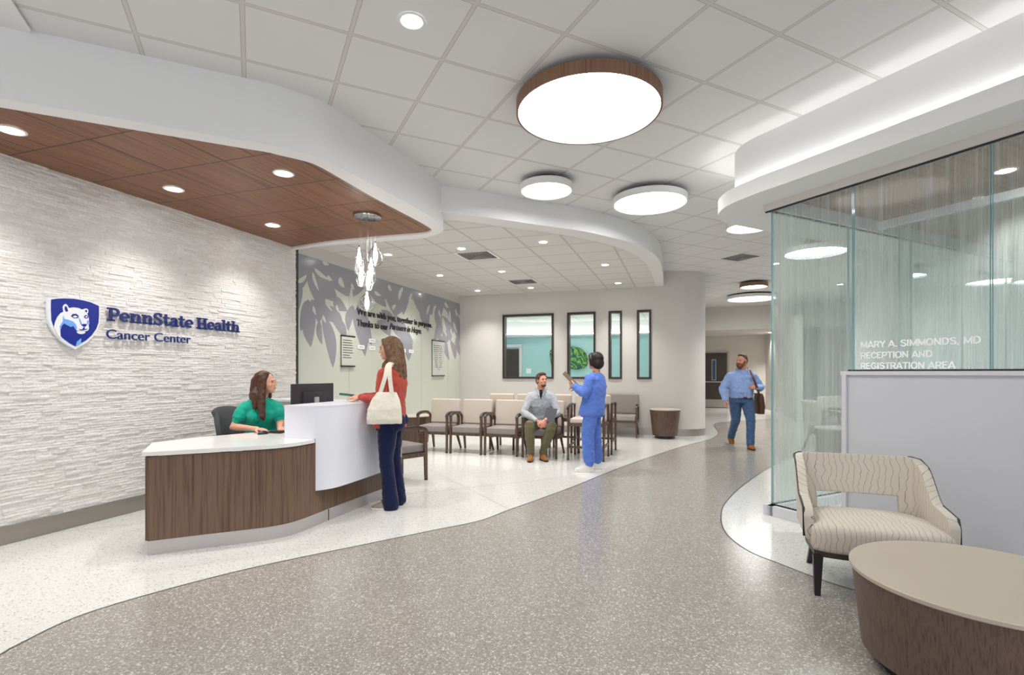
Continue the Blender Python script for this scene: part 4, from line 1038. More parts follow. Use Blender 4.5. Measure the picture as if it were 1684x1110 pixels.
for i, (b, t, w) in enumerate(leaves):
    bm = bmesh.new(); poly_on(bm, leaf_pts(b, t, w, .12 if i % 2 else -.12), .0013+.00002*i); adopt(bmobj('leaf', bm, m='leaf'), mural)
gaps = [((128,392),(204,332),34),((262,283),(372,372),30),((248,310),(296,455),22),((325,228),(376,258),26),((362,338),(398,378),30),((455,350),(492,432),36),((345,520),(400,612),20),((255,570),(275,640),20),((545,398),(566,446),18),((590,520),(560,580),26),((720,458),(772,492),24),((828,408),(850,456),20),((935,425),(906,525),24),((1004,470),(986,566),18),((1238,650),(1266,765),20),((1292,606),(1302,700),16),((1256,540),(1284,588),18),((1338,590),(1352,655),12),((1322,690),(1350,780),14),((1060,470),(1080,505),22),((745,560),(775,620),22),((610,470),(640,560),20),((330,640),(352,700),18),((1300,740),(1316,800),12),((1210,600),(1226,660),14),((430,560),(452,620),18),((880,560),(860,600),24),((1140,560),(1120,640),14)]
bm = bmesh.new()
for i, (b, t, w) in enumerate(gaps): poly_on(bm, leaf_pts(b, t, w), .0028+.00001*i)
o_ = adopt(bmobj('leaf_gaps', bm, m='mglass'), mural); o_['kind'] = 'stuff'
# lettering
lett = empty('mural_lettering', Wp(MU,-3,1.9), 0, 'dark raised lettering of thanks in two lines across the leaf mural', 'lettering')
def mline(s, xa, ya, xb, yb, cap_px, Y0, parent, mm, shear=0, bold=.02, ext=.012, O=None, nrm=W1, plane_u=MU):
    A = on_plane(xa, ya, Wp(plane_u,0), W1); B = on_plane(xb, yb, Wp(plane_u,0), W1); z = A.z
    B = Vector((B.x,B.y,z)); cap = cap_px*A.y/F
    return fit_text('text_line', s, A+W1*.002, (B-A).normalized(), (B-A).length, cap, mm, parent, ext, bold, shear, out_n=W1)
mline('We are with you, together in purpose.', 586.5,516.8,709.7,538, 11.2, 0, lett, 'ink', bold=.014)
mline('Thanks to our', 586.5,535.4,637.5,540, 11.2, 0, lett, 'ink', bold=.014)
mline('Partners in Hope.', 640.5,541,692.4,546.5, 10.4, 0, lett, 'ink', .28, bold=.016)
def plate(x0,y0,x1,y1,d=.012):
    a = on_plane(x0,y1,Wp(MU,0),W1); b = on_plane(x1,y0,Wp(MU,0),W1)
    va, vb = (a-OW).dot(W2), (b-OW).dot(W2)
    return (va+vb)/2, (a.z+b.z)/2, abs(vb-va), abs(b.z-a.z)
for i, ((x0,y0,x1,y1), s) in enumerate((((585,567,601,574.5),'white name plate on the mural, lowest and leftmost under the lettering'),((604.5,557,618,564),'white name plate on the mural above its neighbours'),((604.5,569,618,576),'white name plate on the mural beside the woman\'s face'),((657.5,573.5,667,580),'white name plate on the mural just behind the woman\'s hair'),((670,574.5,681,581),'white name plate on the mural farthest toward the corner'))):
    v, z, wv, wz = plate(x0,y0,x1,y1); wv = .19; wz = .068
    t = empty('name_plate', Wp(MU,v,z), WA, s, 'sign', 'white name plates on the mural')
    bm = bmesh.new(); box(bm, (.008,0,0), (.008,wv,wz)); bmobj('plate_face', bm, t, 'plate')
    bm = bmesh.new(); box(bm, (.0125,0,.002), (.001,wv*.6,.010)); bmobj('engraved_line', bm, t, 'leaf')
def glass_sign(x0,y0,x1,y1,label, rows, blue):
    v, z, wv, wz = plate(x0,y0,x1,y1)
    t = empty('wall_sign', Wp(MU,v,z), WA, label, 'sign')
    bm = bmesh.new(); box(bm, (.022,0,0), (.005,wv,wz)); bmobj('sign_face', bm, t, 'mglass')
    for s in (-1,1):
        bm = bmesh.new(); box(bm, (.018,0,s*wz/2), (.025,wv*1.04,.022)); bmobj('sign_bar', bm, t, 'black')
    bm = bmesh.new(); r0 = random.Random(5)
    for k in range(rows):
        zz = wz*.36 - k*wz*.66/rows; L = wv*r0.uniform(.5,.8)
        if blue and k > 3: box(bm, (.0252,-wv*.2,zz), (.0006,wv*.26,.010)); box(bm, (.0252,wv*.14,zz), (.0006,wv*r0.uniform(.18,.28),.010))
        else: box(bm, (.0252,-wv*.42+L/2,zz), (.0006,L,.011))
    bmobj('text_block', bm, t, 'ink')
    if blue:
        bm = bmesh.new(); pts_ = cr([Vector((.0255,-wv*.42,wz*.42)),Vector((.0255,wv*.36,wz*.40)),Vector((.0255,wv*.38,wz*.0)),Vector((.0255,wv*.1,-wz*.28)),Vector((.0255,-.02*wv,-wz*.33)),Vector((.0255,-wv*.3,-wz*.1)),Vector((.0255,-wv*.42,wz*.2)),Vector((.0255,-wv*.42,wz*.42))], 6)
        tube(bm, pts_, .003, 6); bmobj('blue_outline', bm, t, 'lblue')
M['lblue'] = mat('light_blue', srgb(110,165,240), .4)
glass_sign(560,554,581.5,602,'clear glass sign with dark bars and text, left on the mural', 8, False)
glass_sign(710,562,729.5,618,'glass sign with a blue outline and dark bars near the mural corner', 12, True)

# ================= LOGO AND LETTERING ON THE STONE WALL
M['navy'] = mat('royal_blue', srgb(8,34,140), .35, spec=.5)
M['navy2'] = mat('navy_blue_letters', srgb(26,42,112), .35, spec=.5)
M['lwhite'] = mat('white_sign_face', srgb(232,234,238), .4)
SU = .012
def sp2(x, y):
    p = on_plane(60+x*.2138, 470+y*.2138, Wp(SU,0), W1); return p
def slabpoly(bm, pts, d0, d1, curve=0):
    if curve: pts = [(p.x,p.y) for p in cr([Vector((x,y,0)) for x, y in pts], curve, True)]
    A = [bm.verts.new(sp2(x,y)+W1*d0) for x, y in pts]; B = [bm.verts.new(sp2(x,y)+W1*d1) for x, y in pts]
    n = len(pts)
    for i in range(n): bm.faces.new((A[i],A[(i+1)%n],B[(i+1)%n],B[i]))
    for t in tessellate_polygon([[Vector((x,y,0)) for x, y in pts]]):
        try: bm.faces.new([B[i] for i in t])
        except ValueError: pass
logo = empty('lion_shield_sign', sp2(270,290), 0, 'blue shield sign with a white lion head, mounted on the stone wall', 'sign')
def lp(name, polys, d0, d1, m, curve=0):
    bm = bmesh.new()
    for p in polys: slabpoly(bm, p, d0, d1, curve)
    return adopt(bmobj(name, bm, m=m), logo)
lp('shield_plate', [[(72,93),(120,90),(180,90),(260,94),(340,104),(410,122),(470,150),(471,230),(468,290),(450,342),(415,395),(372,434),(330,460),(280,488),(225,458),(170,420),(125,370),(92,318),(75,265),(71,180)]], 0, .03, 'lwhite')
lp('shield_field', [[(93,107),(140,100),(200,98),(270,101),(340,113),(400,129),(462,156),(462,230),(458,285),(440,333),(405,382),(362,420),(322,443),(280,466),(232,440),(185,405),(145,365),(114,318),(96,265),(92,180)]], .0301, .0325, 'navy')
head = [(180,165),(188,148),(204,140),(217,150),(229,172),(262,167),(300,171),(331,184),(346,178),(364,175),(378,185),(378,205),(369,216),(381,240),(385,290),(380,308),(384,325),(378,343),(360,350),(338,345),(312,344),(290,346),(283,322),(262,308),(245,316),(215,303),(190,289),(172,312),(162,345),(165,390),(178,412),(150,388),(128,352),(113,318),(122,280),(140,240),(165,210),(186,202)]
lp('lion_head', [head], .0326, .0345, 'lwhite')
lp('lion_chin', [[(289,352),(315,348),(345,349),(356,357),(346,368),(322,372),(298,366)]], .0326, .0345, 'lwhite', 3)
for q__ in ([(195,165),(204,155),(214,168),(223,196),(206,202),(195,184)],[(350,196),(361,184),(371,193),(366,208)],[(243,236),(256,218),(285,216),(305,232),(298,250),(270,252)],[(343,238),(356,225),(378,232),(379,246),(366,254),(350,250)],[(321,299),(345,293),(369,296),(361,311),(347,318),(332,311)],[(300,331),(330,336),(342,318),(349,318),(352,334),(374,330),(366,338),(345,342),(322,343)]): lp('lion_marking', [q__], .0346, .0352, 'navy')
lp('lion_eyes', [[(256,238),(275,229),(297,239),(276,247)],[(352,240),(364,233),(374,240),(362,247)]], .0353, .0358, 'lwhite')
lp('lion_shading', [[(182,228),(196,256),(225,262),(262,276),(281,296),(291,322),(284,344),(262,310),(244,318),(215,304),(190,290),(170,314),(160,346),(157,312),(181,274)],[(303,240),(320,268),(330,298),(318,300),(307,268)],[(369,264),(383,270),(378,304),(367,290)],[(280,465),(289,430),(322,403),(324,441)]], .0346, .0352, 'lblue')
# slab-serif letters drawn stroke by stroke
def ribbonpts(path, w):
    P = cr([Vector((x,y,0)) for x, y in path], 5); L, R_ = [], []
    for i, p in enumerate(P):
        t = (P[min(i+1,len(P)-1)]-P[max(i-1,0)]).normalized(); n_ = Vector((-t.y,t.x,0))
        ww = w*(.80+.20*abs(t.y))
        L.append(p+n_*ww/2); R_.append(p-n_*ww/2)
    return L, R_
def rc(x0,x1,y0,y1): return [(x0,y0),(x1,y0),(x1,y1),(x0,y1)]
def arc(cx,cy,rx,ry,a0,a1,n=10): return [(cx+rx*math.cos(math.radians(a0+(a1-a0)*i/n)), cy+ry*math.sin(math.radians(a0+(a1-a0)*i/n))) for i in range(n+1)]
GL = {
 'P': (.95,[rc(.18,.39,0,1),rc(.03,.56,0,.15),rc(.03,.5,.85,1)],[[(.3,.92),(.58,.92),(.76,.85),(.82,.68),(.76,.5),(.58,.43),(.3,.43)]]),
 'e': (.78,[rc(.12,.68,.31,.43)],[arc(.39,.37,.28,.29,0,310,14)]),
 'n': (.95,[rc(.13,.33,0,.74),rc(.01,.46,0,.13),rc(.01,.3,.61,.74),rc(.62,.82,0,.5),rc(.53,.94,0,.13)],[[(.3,.5),(.4,.63),(.56,.66),(.68,.6),(.72,.44)]]),
 'S': (.86,[rc(.62,.72,.68,.98),rc(.07,.17,.02,.32)],[[(.68,.78),(.54,.92),(.34,.93),(.18,.82),(.19,.64),(.40,.52),(.60,.41),(.69,.26),(.58,.10),(.36,.06),(.12,.18)]]),
 't': (.62,[rc(.15,.35,.22,.97),rc(0,.56,.61,.74)],[[(.25,.34),(.27,.14),(.38,.07),(.56,.11)]]),
 'a': (.80,[rc(.46,.66,.04,.5),rc(.5,.79,0,.13)],[[(.10,.56),(.26,.66),(.44,.66),(.56,.54),(.56,.4)],[(.54,.42),(.32,.42),(.14,.33),(.12,.16),(.26,.06),(.42,.10),(.54,.22)]]),
 'H': (1.12,[rc(.14,.35,0,1),rc(.74,.95,0,1),rc(0,.49,0,.14),rc(0,.49,.86,1),rc(.60,1.09,0,.14),rc(.60,1.09,.86,1),rc(.3,.8,.43,.57)],[]),
 'l': (.48,[rc(.13,.33,0,1.05),rc(0,.46,0,.13),rc(0,.25,.92,1.05)],[]),
 'h': (.95,[rc(.13,.33,0,1.05),rc(.01,.46,0,.13),rc(.0,.25,.92,1.05),rc(.62,.82,0,.5),rc(.53,.94,0,.13)],[[(.3,.5),(.4,.63),(.56,.66),(.68,.6),(.72,.44)]]),
 ' ': (.36,[],[])}
def slabtext(s, O, X, width, cap, m, parent):
    tot = sum(GL[c][0]*.97 for c in s); k = width/tot; x0 = 0
    for c in s:
        adv, rects, strokes = GL[c]
        if rects:
            bm = bmesh.new()
            def P3(x, y, d): return O + X*((x0+x)*k) + Vector((0,0,y*cap)) + W1*d
            def pr(pts):
                A = [bm.verts.new(P3(x,y,0)) for x, y in pts]; B = [bm.verts.new(P3(x,y,.012)) for x, y in pts]; n = len(pts)
                bm.faces.new(B)
                for i in range(n): bm.faces.new((A[i],A[(i+1)%n],B[(i+1)%n],B[i]))
            for r_ in rects: pr(r_)
            for st in strokes:
                L, R_ = ribbonpts(st, .19)
                for i in range(len(L)-1): pr([(L[i].x,L[i].y),(L[i+1].x,L[i+1].y),(R_[i+1].x,R_[i+1].y),(R_[i].x,R_[i].y)])
            adopt(bmobj('letter', bm, m=m), parent)
        x0 += adv*.97
sl = empty('stone_wall_lettering', sp2(1000,330), 0, 'blue raised lettering in two lines beside the lion shield', 'lettering')
A = sp2(530,268); B = sp2(1552,361); B.z = A.z
cap = (sp2(530,165).z-A.z)
slabtext('PennState Health', A+W1*.012, (B-A).normalized(), (B-A).length, cap, 'navy2', sl)
A = sp2(522,405); B = sp2(1172,441); B.z = A.z
fit_text('text_line', 'Cancer Center', A+W1*.02, (B-A).normalized(), (B-A).length, sp2(522,325).z-A.z-.003, 'navy2', sl, .012, .0, out_n=W1)

# ================= REAR ROOM DETAILS, FAR DOORS
M['door'] = mat('dark_brown_door', srgb(66,54,50), .45)
M['frame'] = mat('pale_door_frame', srgb(176,170,160), .5)
M['artA'] = mat('mosaic_green', srgb(120,180,60), .5); N = NT(M['artA'])
tc = N.n('ShaderNodeTexCoord'); wv = N.n('ShaderNodeTexWave'); wv.inputs['Scale'].default_value = 2.6; wv.inputs['Distortion'].default_value = 22; wv.inputs['Detail'].default_value = 3; wv.bands_direction = 'DIAGONAL'
N.l(tc.outputs['Object'], wv.inputs['Vector'])
vo = N.n('ShaderNodeTexVoronoi'); vo.inputs['Scale'].default_value = 60; N.l(tc.outputs['Object'], vo.inputs['Vector'])
c_ = N.ramp(wv.outputs['Fac'], [(0,srgb(10,70,90)),(.25,srgb(30,150,140)),(.42,srgb(120,60,40)),(.5,srgb(60,140,40)),(.7,srgb(150,200,60)),(.9,srgb(60,170,90)),(1,srgb(200,220,90))])
N.l(N.mix(N.ramp(vo.outputs['Distance'], [(.3,0.),(.6,.5)]), c_, srgb(20,60,40)), N.b.inputs['Base Color'])
def rear(px, py): return back_uv(px, py, VR)
art = [(905,592),(904,578),(909,574),(925,573),(938,570),(950,571),(958,575),(965,583),(967,590),(966,600),(960,606),(948,608),(935,606),(920,604),(909,606)]
bm = bmesh.new(); q_ = [rear(x,y) for x, y in art]; q_ = [(p.x,p.y) for p in cr([Vector((a,b,0)) for a, b in q_], 3, True)]
uc = sum(a for a, b in q_)/len(q_); zc = sum(b for a, b in q_)/len(q_)
A = [bm.verts.new((a-uc, 0, b-zc)) for a, b in q_]; B = [bm.verts.new(((a-uc)*.93, -.09, (b-zc)*.93)) for a, b in q_]
for i in range(len(q_)): bm.faces.new((A[i],A[(i+1)%len(A)],B[(i+1)%len(A)],B[i]))
for t in tessellate_polygon([[Vector((a,b,0)) for a, b in q_]]):
    bm.faces.new([B[i] for i in t])
ar = bmobj('wall_art', bm, None, 'artA'); ar.location = Wp(uc, VR-.001, zc); ar.rotation_euler = (0,0,WA)
tag(ar, 'rounded green mosaic artwork on the teal wall seen through the windows', 'artwork')
u0, z1 = rear(831,563); u1, _ = rear(857,563)
d = empty('door_1', Wp((u0+u1)/2, VR, 0), WA); struct(d)
wd = u1-u0
bm = bmesh.new(); 
for s in (-1,1): box(bm, (s*wd/2,-.03,1.1), (.09,.08,2.2))
box(bm, (0,-.03,2.2), (wd+.09,.08,.09)); bmobj('door_frame', bm, d, 'rwhite')
bm = bmesh.new(); box(bm, (0,-.02,1.05), (wd-.1,.03,2.1)); bmobj('door_leaf', bm, d, 'door')
u2, z2 = rear(867,610)
bm = bmesh.new(); box(bm, (0,0,0), (.16,.01,.16), basis(Wp(u2+.05,VR-.01,z2), W1, W2)); tag(bmobj('notice', bm, m='plate'), 'small white notice on the teal wall beyond the large window', 'sign')
# far double door
dpo = on_plane(1160, 671, FA, nh); dpr = on_plane(1196, 671, FA, nh)
dc = (dpo*1.0+dpr*0)/1; dirx = dh
d = empty('door_2', Vector((dpr.x,dpr.y,0))-dh*.92, math.atan2(dh.y,dh.x)); struct(d)
bm = bmesh.new(); box(bm, (-.0,-.03,1.05), (1.8,.05,2.1)); bmobj('door_leaf', bm, d, 'door')
bm = bmesh.new(); box(bm, (0,-.03,2.13), (1.98,.09,.06)); box(bm, (.95,-.03,1.06), (.06,.09,2.16)); box(bm, (-.95,-.03,1.06), (.06,.09,2.16)); bmobj('door_frame', bm, d, 'frame')
bm = bmesh.new(); box(bm, (.0,-.062,.17), (1.74,.006,.3)); bmobj('kick_plate', bm, d, 'steel')
bm = bmesh.new(); box(bm, (.0,-.09,.99), (1.6,.04,.04)); bmobj('push_bar', bm, d, 'steel2')
M['lite'] = mat('door_window_glass', srgb(40,80,120), .1)
bm = bmesh.new(); box(bm, (.45,-.06,1.45), (.16,.008,.8)); l = bmobj('door_window', bm, d, 'frame')
bm = bmesh.new(); box(bm, (.45,-.066,1.45), (.11,.004,.74)); bmobj('door_window_glass', bm, l, 'lite')
bm = bmesh.new(); box(bm, (0,-.055,1.05), (.008,.012,2.08)); bmobj('door_gap', bm, d, 'black')
bm = bmesh.new(); pa = FA+nh*0; sweep(bm, [dpr+dh*.15, Vector((fc.x,fc.y,0))], [(0,0),(.01,0),(.01,.14),(0,.14)]); struct(bmobj('baseboard_corridor', bm, m='steel'))
# ================= PEOPLE
def V(*a): return Vector(a)
class Blob:
    """closed shapes gathered, then fused into one continuous skin"""
    def __init__(s): s.bm = bmesh.new()
    def ell(s, c, r, R=None):
        b = bmesh.new(); bmesh.ops.create_uvsphere(b, u_segments=20, v_segments=14, radius=1)
        T = Matrix.Translation(c) @ (R.to_4x4() if R else Matrix.Identity(4)) @ Matrix.Diagonal((*r,1)); b.transform(T)
        me = bpy.data.meshes.new('t'); b.to_mesh(me); b.free(); s.bm.from_mesh(me); bpy.data.meshes.remove(me); return s
    def limb(s, pts, radii, flat_=None, seg=16):
        """tapering round limb through points; flat_ = (direction, factor) squeezes it"""
        P = [Vector(p) for p in pts]; rings = []
        d0 = (P[1]-P[0]).normalized(); ref = Vector((0,0,1)) if abs(d0.z) < .9 else Vector((0,1,0))
        x = d0.cross(ref).normalized()
        PP, RR = [], []
        for i in range(len(P)-1):
            n = 5
            for k in range(n): t = k/n; PP.append(P[i].lerp(P[i+1], t)); RR.append(radii[i]+(radii[i+1]-radii[i])*(t*t*(3-2*t)))
        PP.append(P[-1]); RR.append(radii[-1])
        for i, p in enumerate(PP):
            d = (PP[min(i+1,len(PP)-1)]-PP[max(i-1,0)]).normalized(); x = (x-d*x.dot(d)).normalized(); y = d.cross(x)
            ring = []
            for k in range(seg):
                o = (x*math.cos(2*PI*k/seg)+y*math.sin(2*PI*k/seg))*RR[i]
                if flat_: f = Vector(flat_[0]).normalized(); o = o - f*o.dot(f)*(1-flat_[1])
                ring.append(s.bm.verts.new(p+o))
            rings.append(ring)
        for i in range(len(rings)-1):
            for k in range(seg): s.bm.faces.new((rings[i][k],rings[i][(k+1)%seg],rings[i+1][(k+1)%seg],rings[i+1][k]))
        s.bm.faces.new(rings[0][::-1]); s.bm.faces.new(rings[-1])
        for p, r in ((P[0],radii[0]),(P[-1],radii[-1])):
            if r > .004 and not flat_: s.ell(p, (r*.995,)*3)
        return s
    def loft(s, rings, R=None, seg=28):
        """stack of level ellipses (centre, rx, ry[, squareness])"""
        rr = []
        for q in rings:
            c, rx, ry = Vector(q[0]), q[1], q[2]; e = q[3] if len(q) > 3 else 2.3
            ring = []
            for k in range(seg):
                a = 2*PI*k/seg; ca, sa = math.cos(a), math.sin(a)
                o = Vector((rx*math.copysign(abs(ca)**(2/e), ca), ry*math.copysign(abs(sa)**(2/e), sa), 0))
                if R: o = R @ o
                ring.append(s.bm.verts.new(c+o))
            rr.append(ring)
        for i in range(len(rr)-1):
            for k in range(seg): s.bm.faces.new((rr[i][k],rr[i][(k+1)%seg],rr[i+1][(k+1)%seg],rr[i+1][k]))
        s.bm.faces.new(rr[0][::-1]); s.bm.faces.new(rr[-1]); return s
    def fuse(s, name, m, parent, voxel=.006, smooth=4, wrinkle=0, wscale=.05):
        me = bpy.data.meshes.new(name); bmesh.ops.recalc_face_normals(s.bm, faces=s.bm.faces); s.bm.to_mesh(me); s.bm.free()
        o = bpy.data.objects.new(name, me); COL.objects.link(o)
        md = o.modifiers.new('r', 'REMESH'); md.mode = 'VOXEL'; md.voxel_size = voxel
        if smooth: md = o.modifiers.new('s', 'SMOOTH'); md.iterations = smooth; md.factor = .5
        if wrinkle:
            tx = bpy.data.textures.new('folds', 'CLOUDS'); tx.noise_scale = wscale; tx.noise_depth = 2
            md = o.modifiers.new('d', 'DISPLACE'); md.texture = tx; md.strength = wrinkle; md.mid_level = .5; md.texture_coords = 'LOCAL'
        dg = bpy.context.evaluated_depsgraph_get(); dg.update()
        nm = bpy.data.meshes.new_from_object(o.evaluated_get(dg)); o.modifiers.clear(); o.data = nm; bpy.data.meshes.remove(me)
        nm.name = name; nm.materials.clear(); nm.materials.append(M[m])
        for p in nm.polygons: p.use_smooth = True
        o.parent = parent; return o
def rot(axis, deg): return Matrix.Rotation(math.radians(deg), 3, axis)
def frame_of(fwd, up=V(0,0,1)):
    """columns: right-hand side x, back y, up z for a thing that looks along fwd (local -y)"""
    y = -Vector(fwd).normalized(); x = y.cross(up).normalized(); z = x.cross(y)
    return Matrix((x, y, z)).transposed()
def head(B, c, fwd, sc=1.0, beard=0, neck_to=None, neck_r=.055):
    R = frame_of(fwd); L = lambda x, y, z: c + R @ V(x*sc, y*sc, z*sc)
    def e(p, r, rr=None): B.ell(L(*p), tuple(q*sc for q in r), (R @ rr) if rr else R)
    e((0,.012,.035), (.072,.092,.085)); e((0,-.022,-.01), (.062,.068,.085)); e((0,-.042,-.062), (.043,.042,.044)); e((0,-.066,-.088), (.022,.018,.018))
    e((0,-.085,.028), (.050,.012,.011))                                           # brow
    B.limb([L(0,-.088,.020), L(0,-.096,-.004), L(0,-.103,-.024)], [.007*sc,.0085*sc,.0105*sc])     # nose
    for s in (-1,1):
        e((s*.009,-.095,-.027), (.007,.008,.006)); e((s*.034,-.055,-.020), (.022,.024,.024))
        e((s*.073,.012,-.005), (.010,.017,.030), rot('Z', s*18))                  # ears
    e((0,-.084,-.053), (.024,.012,.0065)); e((0,-.082,-.064), (.020,.011,.0065))   # lips
    if neck_to is not None: B.limb([L(0,.022,-.045), neck_to], [neck_r*sc*.98, neck_r*1.08])
    return L, R
def eyes(L, R, parent, sc=1.0):
    b = bmesh.new()
    for s in (-1,1):
        bb = bmesh.new(); bmesh.ops.create_uvsphere(bb, u_segments=12, v_segments=8, radius=1)
        bb.transform(Matrix.Translation(L(s*.030,-.083,.008)) @ R.to_4x4() @ Matrix.Diagonal((.011*sc,.006*sc,.0045*sc,1)))
        me = bpy.data.meshes.new('t'); bb.to_mesh(me); bb.free(); b.from_mesh(me); bpy.data.meshes.remove(me)
    bmobj('eyes', b, parent, 'eye', smooth=True)
    b = Blob()
    for s in (-1,1): b.limb([L(s*.014,-.0925,.029), L(s*.030,-.0895,.033), L(s*.043,-.080,.029)], [.0022*sc,.003*sc,.0018*sc], seg=8)
    b.limb([L(-.017,-.0895,-.0585), L(0,-.0935,-.058), L(.017,-.0895,-.0585)], [.0015,.002,.0015], seg=8)
    bmobj('brows_and_lip_line', b.bm, parent, 'brow', smooth=True)
def hand(B, w, d, n, side=1, curl=.3, sc=1.0, thumb=.6, spread=.010):
    """w wrist, d along the fingers, n out of the back of the hand, side = +1 if the thumb lies on d x n side"""
    d = Vector(d).normalized(); n = (Vector(n)-d*Vector(n).dot(d)).normalized(); s = d.cross(n)*side
    R = Matrix((s, d, n)).transposed()
    B.limb([w-d*.03, w+d*.012], [.027*sc,.026*sc], (n,.75))
    B.ell(w+d*.052*sc, (.041*sc,.052*sc,.016*sc), R); B.ell(w+d*.078*sc, (.040*sc,.026*sc,.014*sc), R)
    for i, (off, ln) in enumerate(((.030,.070),(.0105,.078),(-.0095,.072),(-.029,.056))):
        p = w+d*(.088-.004*abs(i-1.2))*sc+s*off*sc; a = 0; pts = [p]; dirn = d + s*(off*spread*12)
        for k, f in enumerate((.45,.32,.23)):
            a += curl*(.7+.35*k+.06*i); dd = dirn.normalized()*math.cos(a)-n*math.sin(a); p = p+dd*ln*f*sc*1.02; pts.append(p)
        B.limb(pts, [.0092*sc,.0084*sc,.0076*sc,.006*sc], seg=10)
    p = w+d*.022*sc+s*.030*sc; q = p+(d*.55+s*.8*thumb-n*.25).normalized()*.040*sc; r = q+(d*.85+s*.35*thumb-n*(.3+curl*.5)).normalized()*.032*sc; t = r+(d-n*curl-s*.1).normalized()*.024*sc
    B.limb([p,q,r,t], [.0135*sc,.0115*sc,.0098*sc,.007*sc], seg=10)
    return w+d*.09*sc
M['skin'] = mat('light_skin', srgb(214,160,136), .5, spec=.3); M['skin'].node_tree.nodes['Principled BSDF'].inputs['Subsurface Weight'].default_value = .08
M['skin2'] = mat('rosy_skin', srgb(208,146,124), .5, spec=.3)
M['eye'] = mat('dark_eyes', srgb(50,38,34), .3)
M['brow'] = mat('brow_brown', srgb(92,60,46), .7)
def hairmat(n, a, b):
    m = mat(n, a, .45, spec=.4); N = NT(m); tc = N.n('ShaderNodeTexCoord'); mp_ = N.n('ShaderNodeMapping'); mp_.inputs['Scale'].default_value = (120,120,7)
    N.l(tc.outputs['Object'], mp_.inputs['Vector']); no = N.n('ShaderNodeTexNoise'); no.inputs['Scale'].default_value = 1; no.inputs['Detail'].default_value = 3; N.l(mp_.outputs[0], no.inputs['Vector'])
    N.l(N.ramp(no.outputs['Fac'], [(.3,a),(.7,b)]), N.b.inputs['Base Color'])
    bp = N.n('ShaderNodeBump'); bp.inputs['Strength'].default_value = .5; bp.inputs['Distance'].default_value = .004; N.l(no.outputs['Fac'], bp.inputs['Height']); N.l(bp.outputs['Normal'], N.b.inputs['Normal'])
    M[n] = m
hairmat('auburn_hair', srgb(44,24,18), srgb(92,54,36)); hairmat('light_brown_hair', srgb(74,50,34), srgb(132,98,66)); hairmat('short_brown_hair', srgb(56,40,30), srgb(100,74,56))
hairmat('black_hair', srgb(22,14,16), srgb(46,30,30)); hairmat('ginger_beard', srgb(70,40,26), srgb(128,78,52))
def cloth(n, c, k=.06, rough=.85, sc=60): M[n] = mat(n, c, rough, spec=.2, sheen=.15, var=(sc,k), bump=(sc*1.2,.12))
cloth('teal_knit', srgb(24,160,138)); cloth('red_knit', srgb(176,72,60)); cloth('navy_denim', srgb(18,27,62), .15, sc=150); cloth('canvas', srgb(226,220,204), .03)
cloth('grey_knit', srgb(172,176,182), .12, sc=220); cloth('olive_twill', srgb(98,94,70)); cloth('scrub_blue', srgb(92,124,206), .04); cloth('shirt_blue', srgb(146,172,222), .05)
cloth('blue_denim', srgb(70,98,134), .22, sc=30); cloth('navy_tee', srgb(24,28,48)); cloth('tan_suede', srgb(150,96,44), .15); cloth('white_sneaker', srgb(226,222,218), .03); cloth('taupe_sneaker', srgb(150,138,130), .08)
M['leather'] = mat('brown_leather', srgb(84,52,36), .45, bump=(50,.2)); M['sole'] = mat('pale_sole', srgb(226,222,216), .6); M['darksole'] = mat('dark_sole', srgb(50,36,30), .7)
M['folder'] = mat('charcoal_folder', srgb(64,64,70), .5); M['clip'] = mat('brown_clipboard', srgb(110,88,70), .5); M['phone'] = mat('teal_phone_case', srgb(16,120,118), .4)

def shoe(parent, ankle, toe_dir, m, sole, L=.27, w=.095, h=.085, high=False):
    """a shoe under the ankle point with its toe along toe_dir; ankle.z is the height above the sole"""
    d = Vector(toe_dir).normalized(); x = Vector((d.y,-d.x,0)).normalized(); z = x.cross(d); 
    o = Vector((ankle.x,ankle.y,0)) if abs(d.z) < .05 else ankle - z*.09
    R = Matrix((x, d, z)).transposed()
    def P(a, b, c): return o + R @ V(a,b,c)
    B = Blob()
    B.loft([(P(0,.05,.018),w*.46,L*.50,2.4),(P(0,.05,.035),w*.47,L*.50,2.3),(P(0,.035,.055),w*.43,L*.44,2.2),(P(0,-.005,.078),w*.37,L*.30,2.1),(P(0,-.035,.098 if not high else .125),w*.34,L*.17,2)], R)
    s_ = B.fuse('shoe', m, parent, .005, 3)
    B = Blob(); B.loft([(P(0,.052,.0),w*.46,L*.505,2.4),(P(0,.052,.022),w*.49,L*.52,2.4)], R)
    B.fuse('sole', sole, s_, .005, 1)
    return s_
def body_legs(B, hipL, kneeL, ankL, hipR, kneeR, ankR, k=1.0):
    for h_, kn, an in ((hipL,kneeL,ankL),(hipR,kneeR,ankR)):
        B.limb([h_, h_.lerp(kn,.5), kn, kn.lerp(an,.35), an], [.085*k,.07*k,.052*k,.053*k,.036*k])

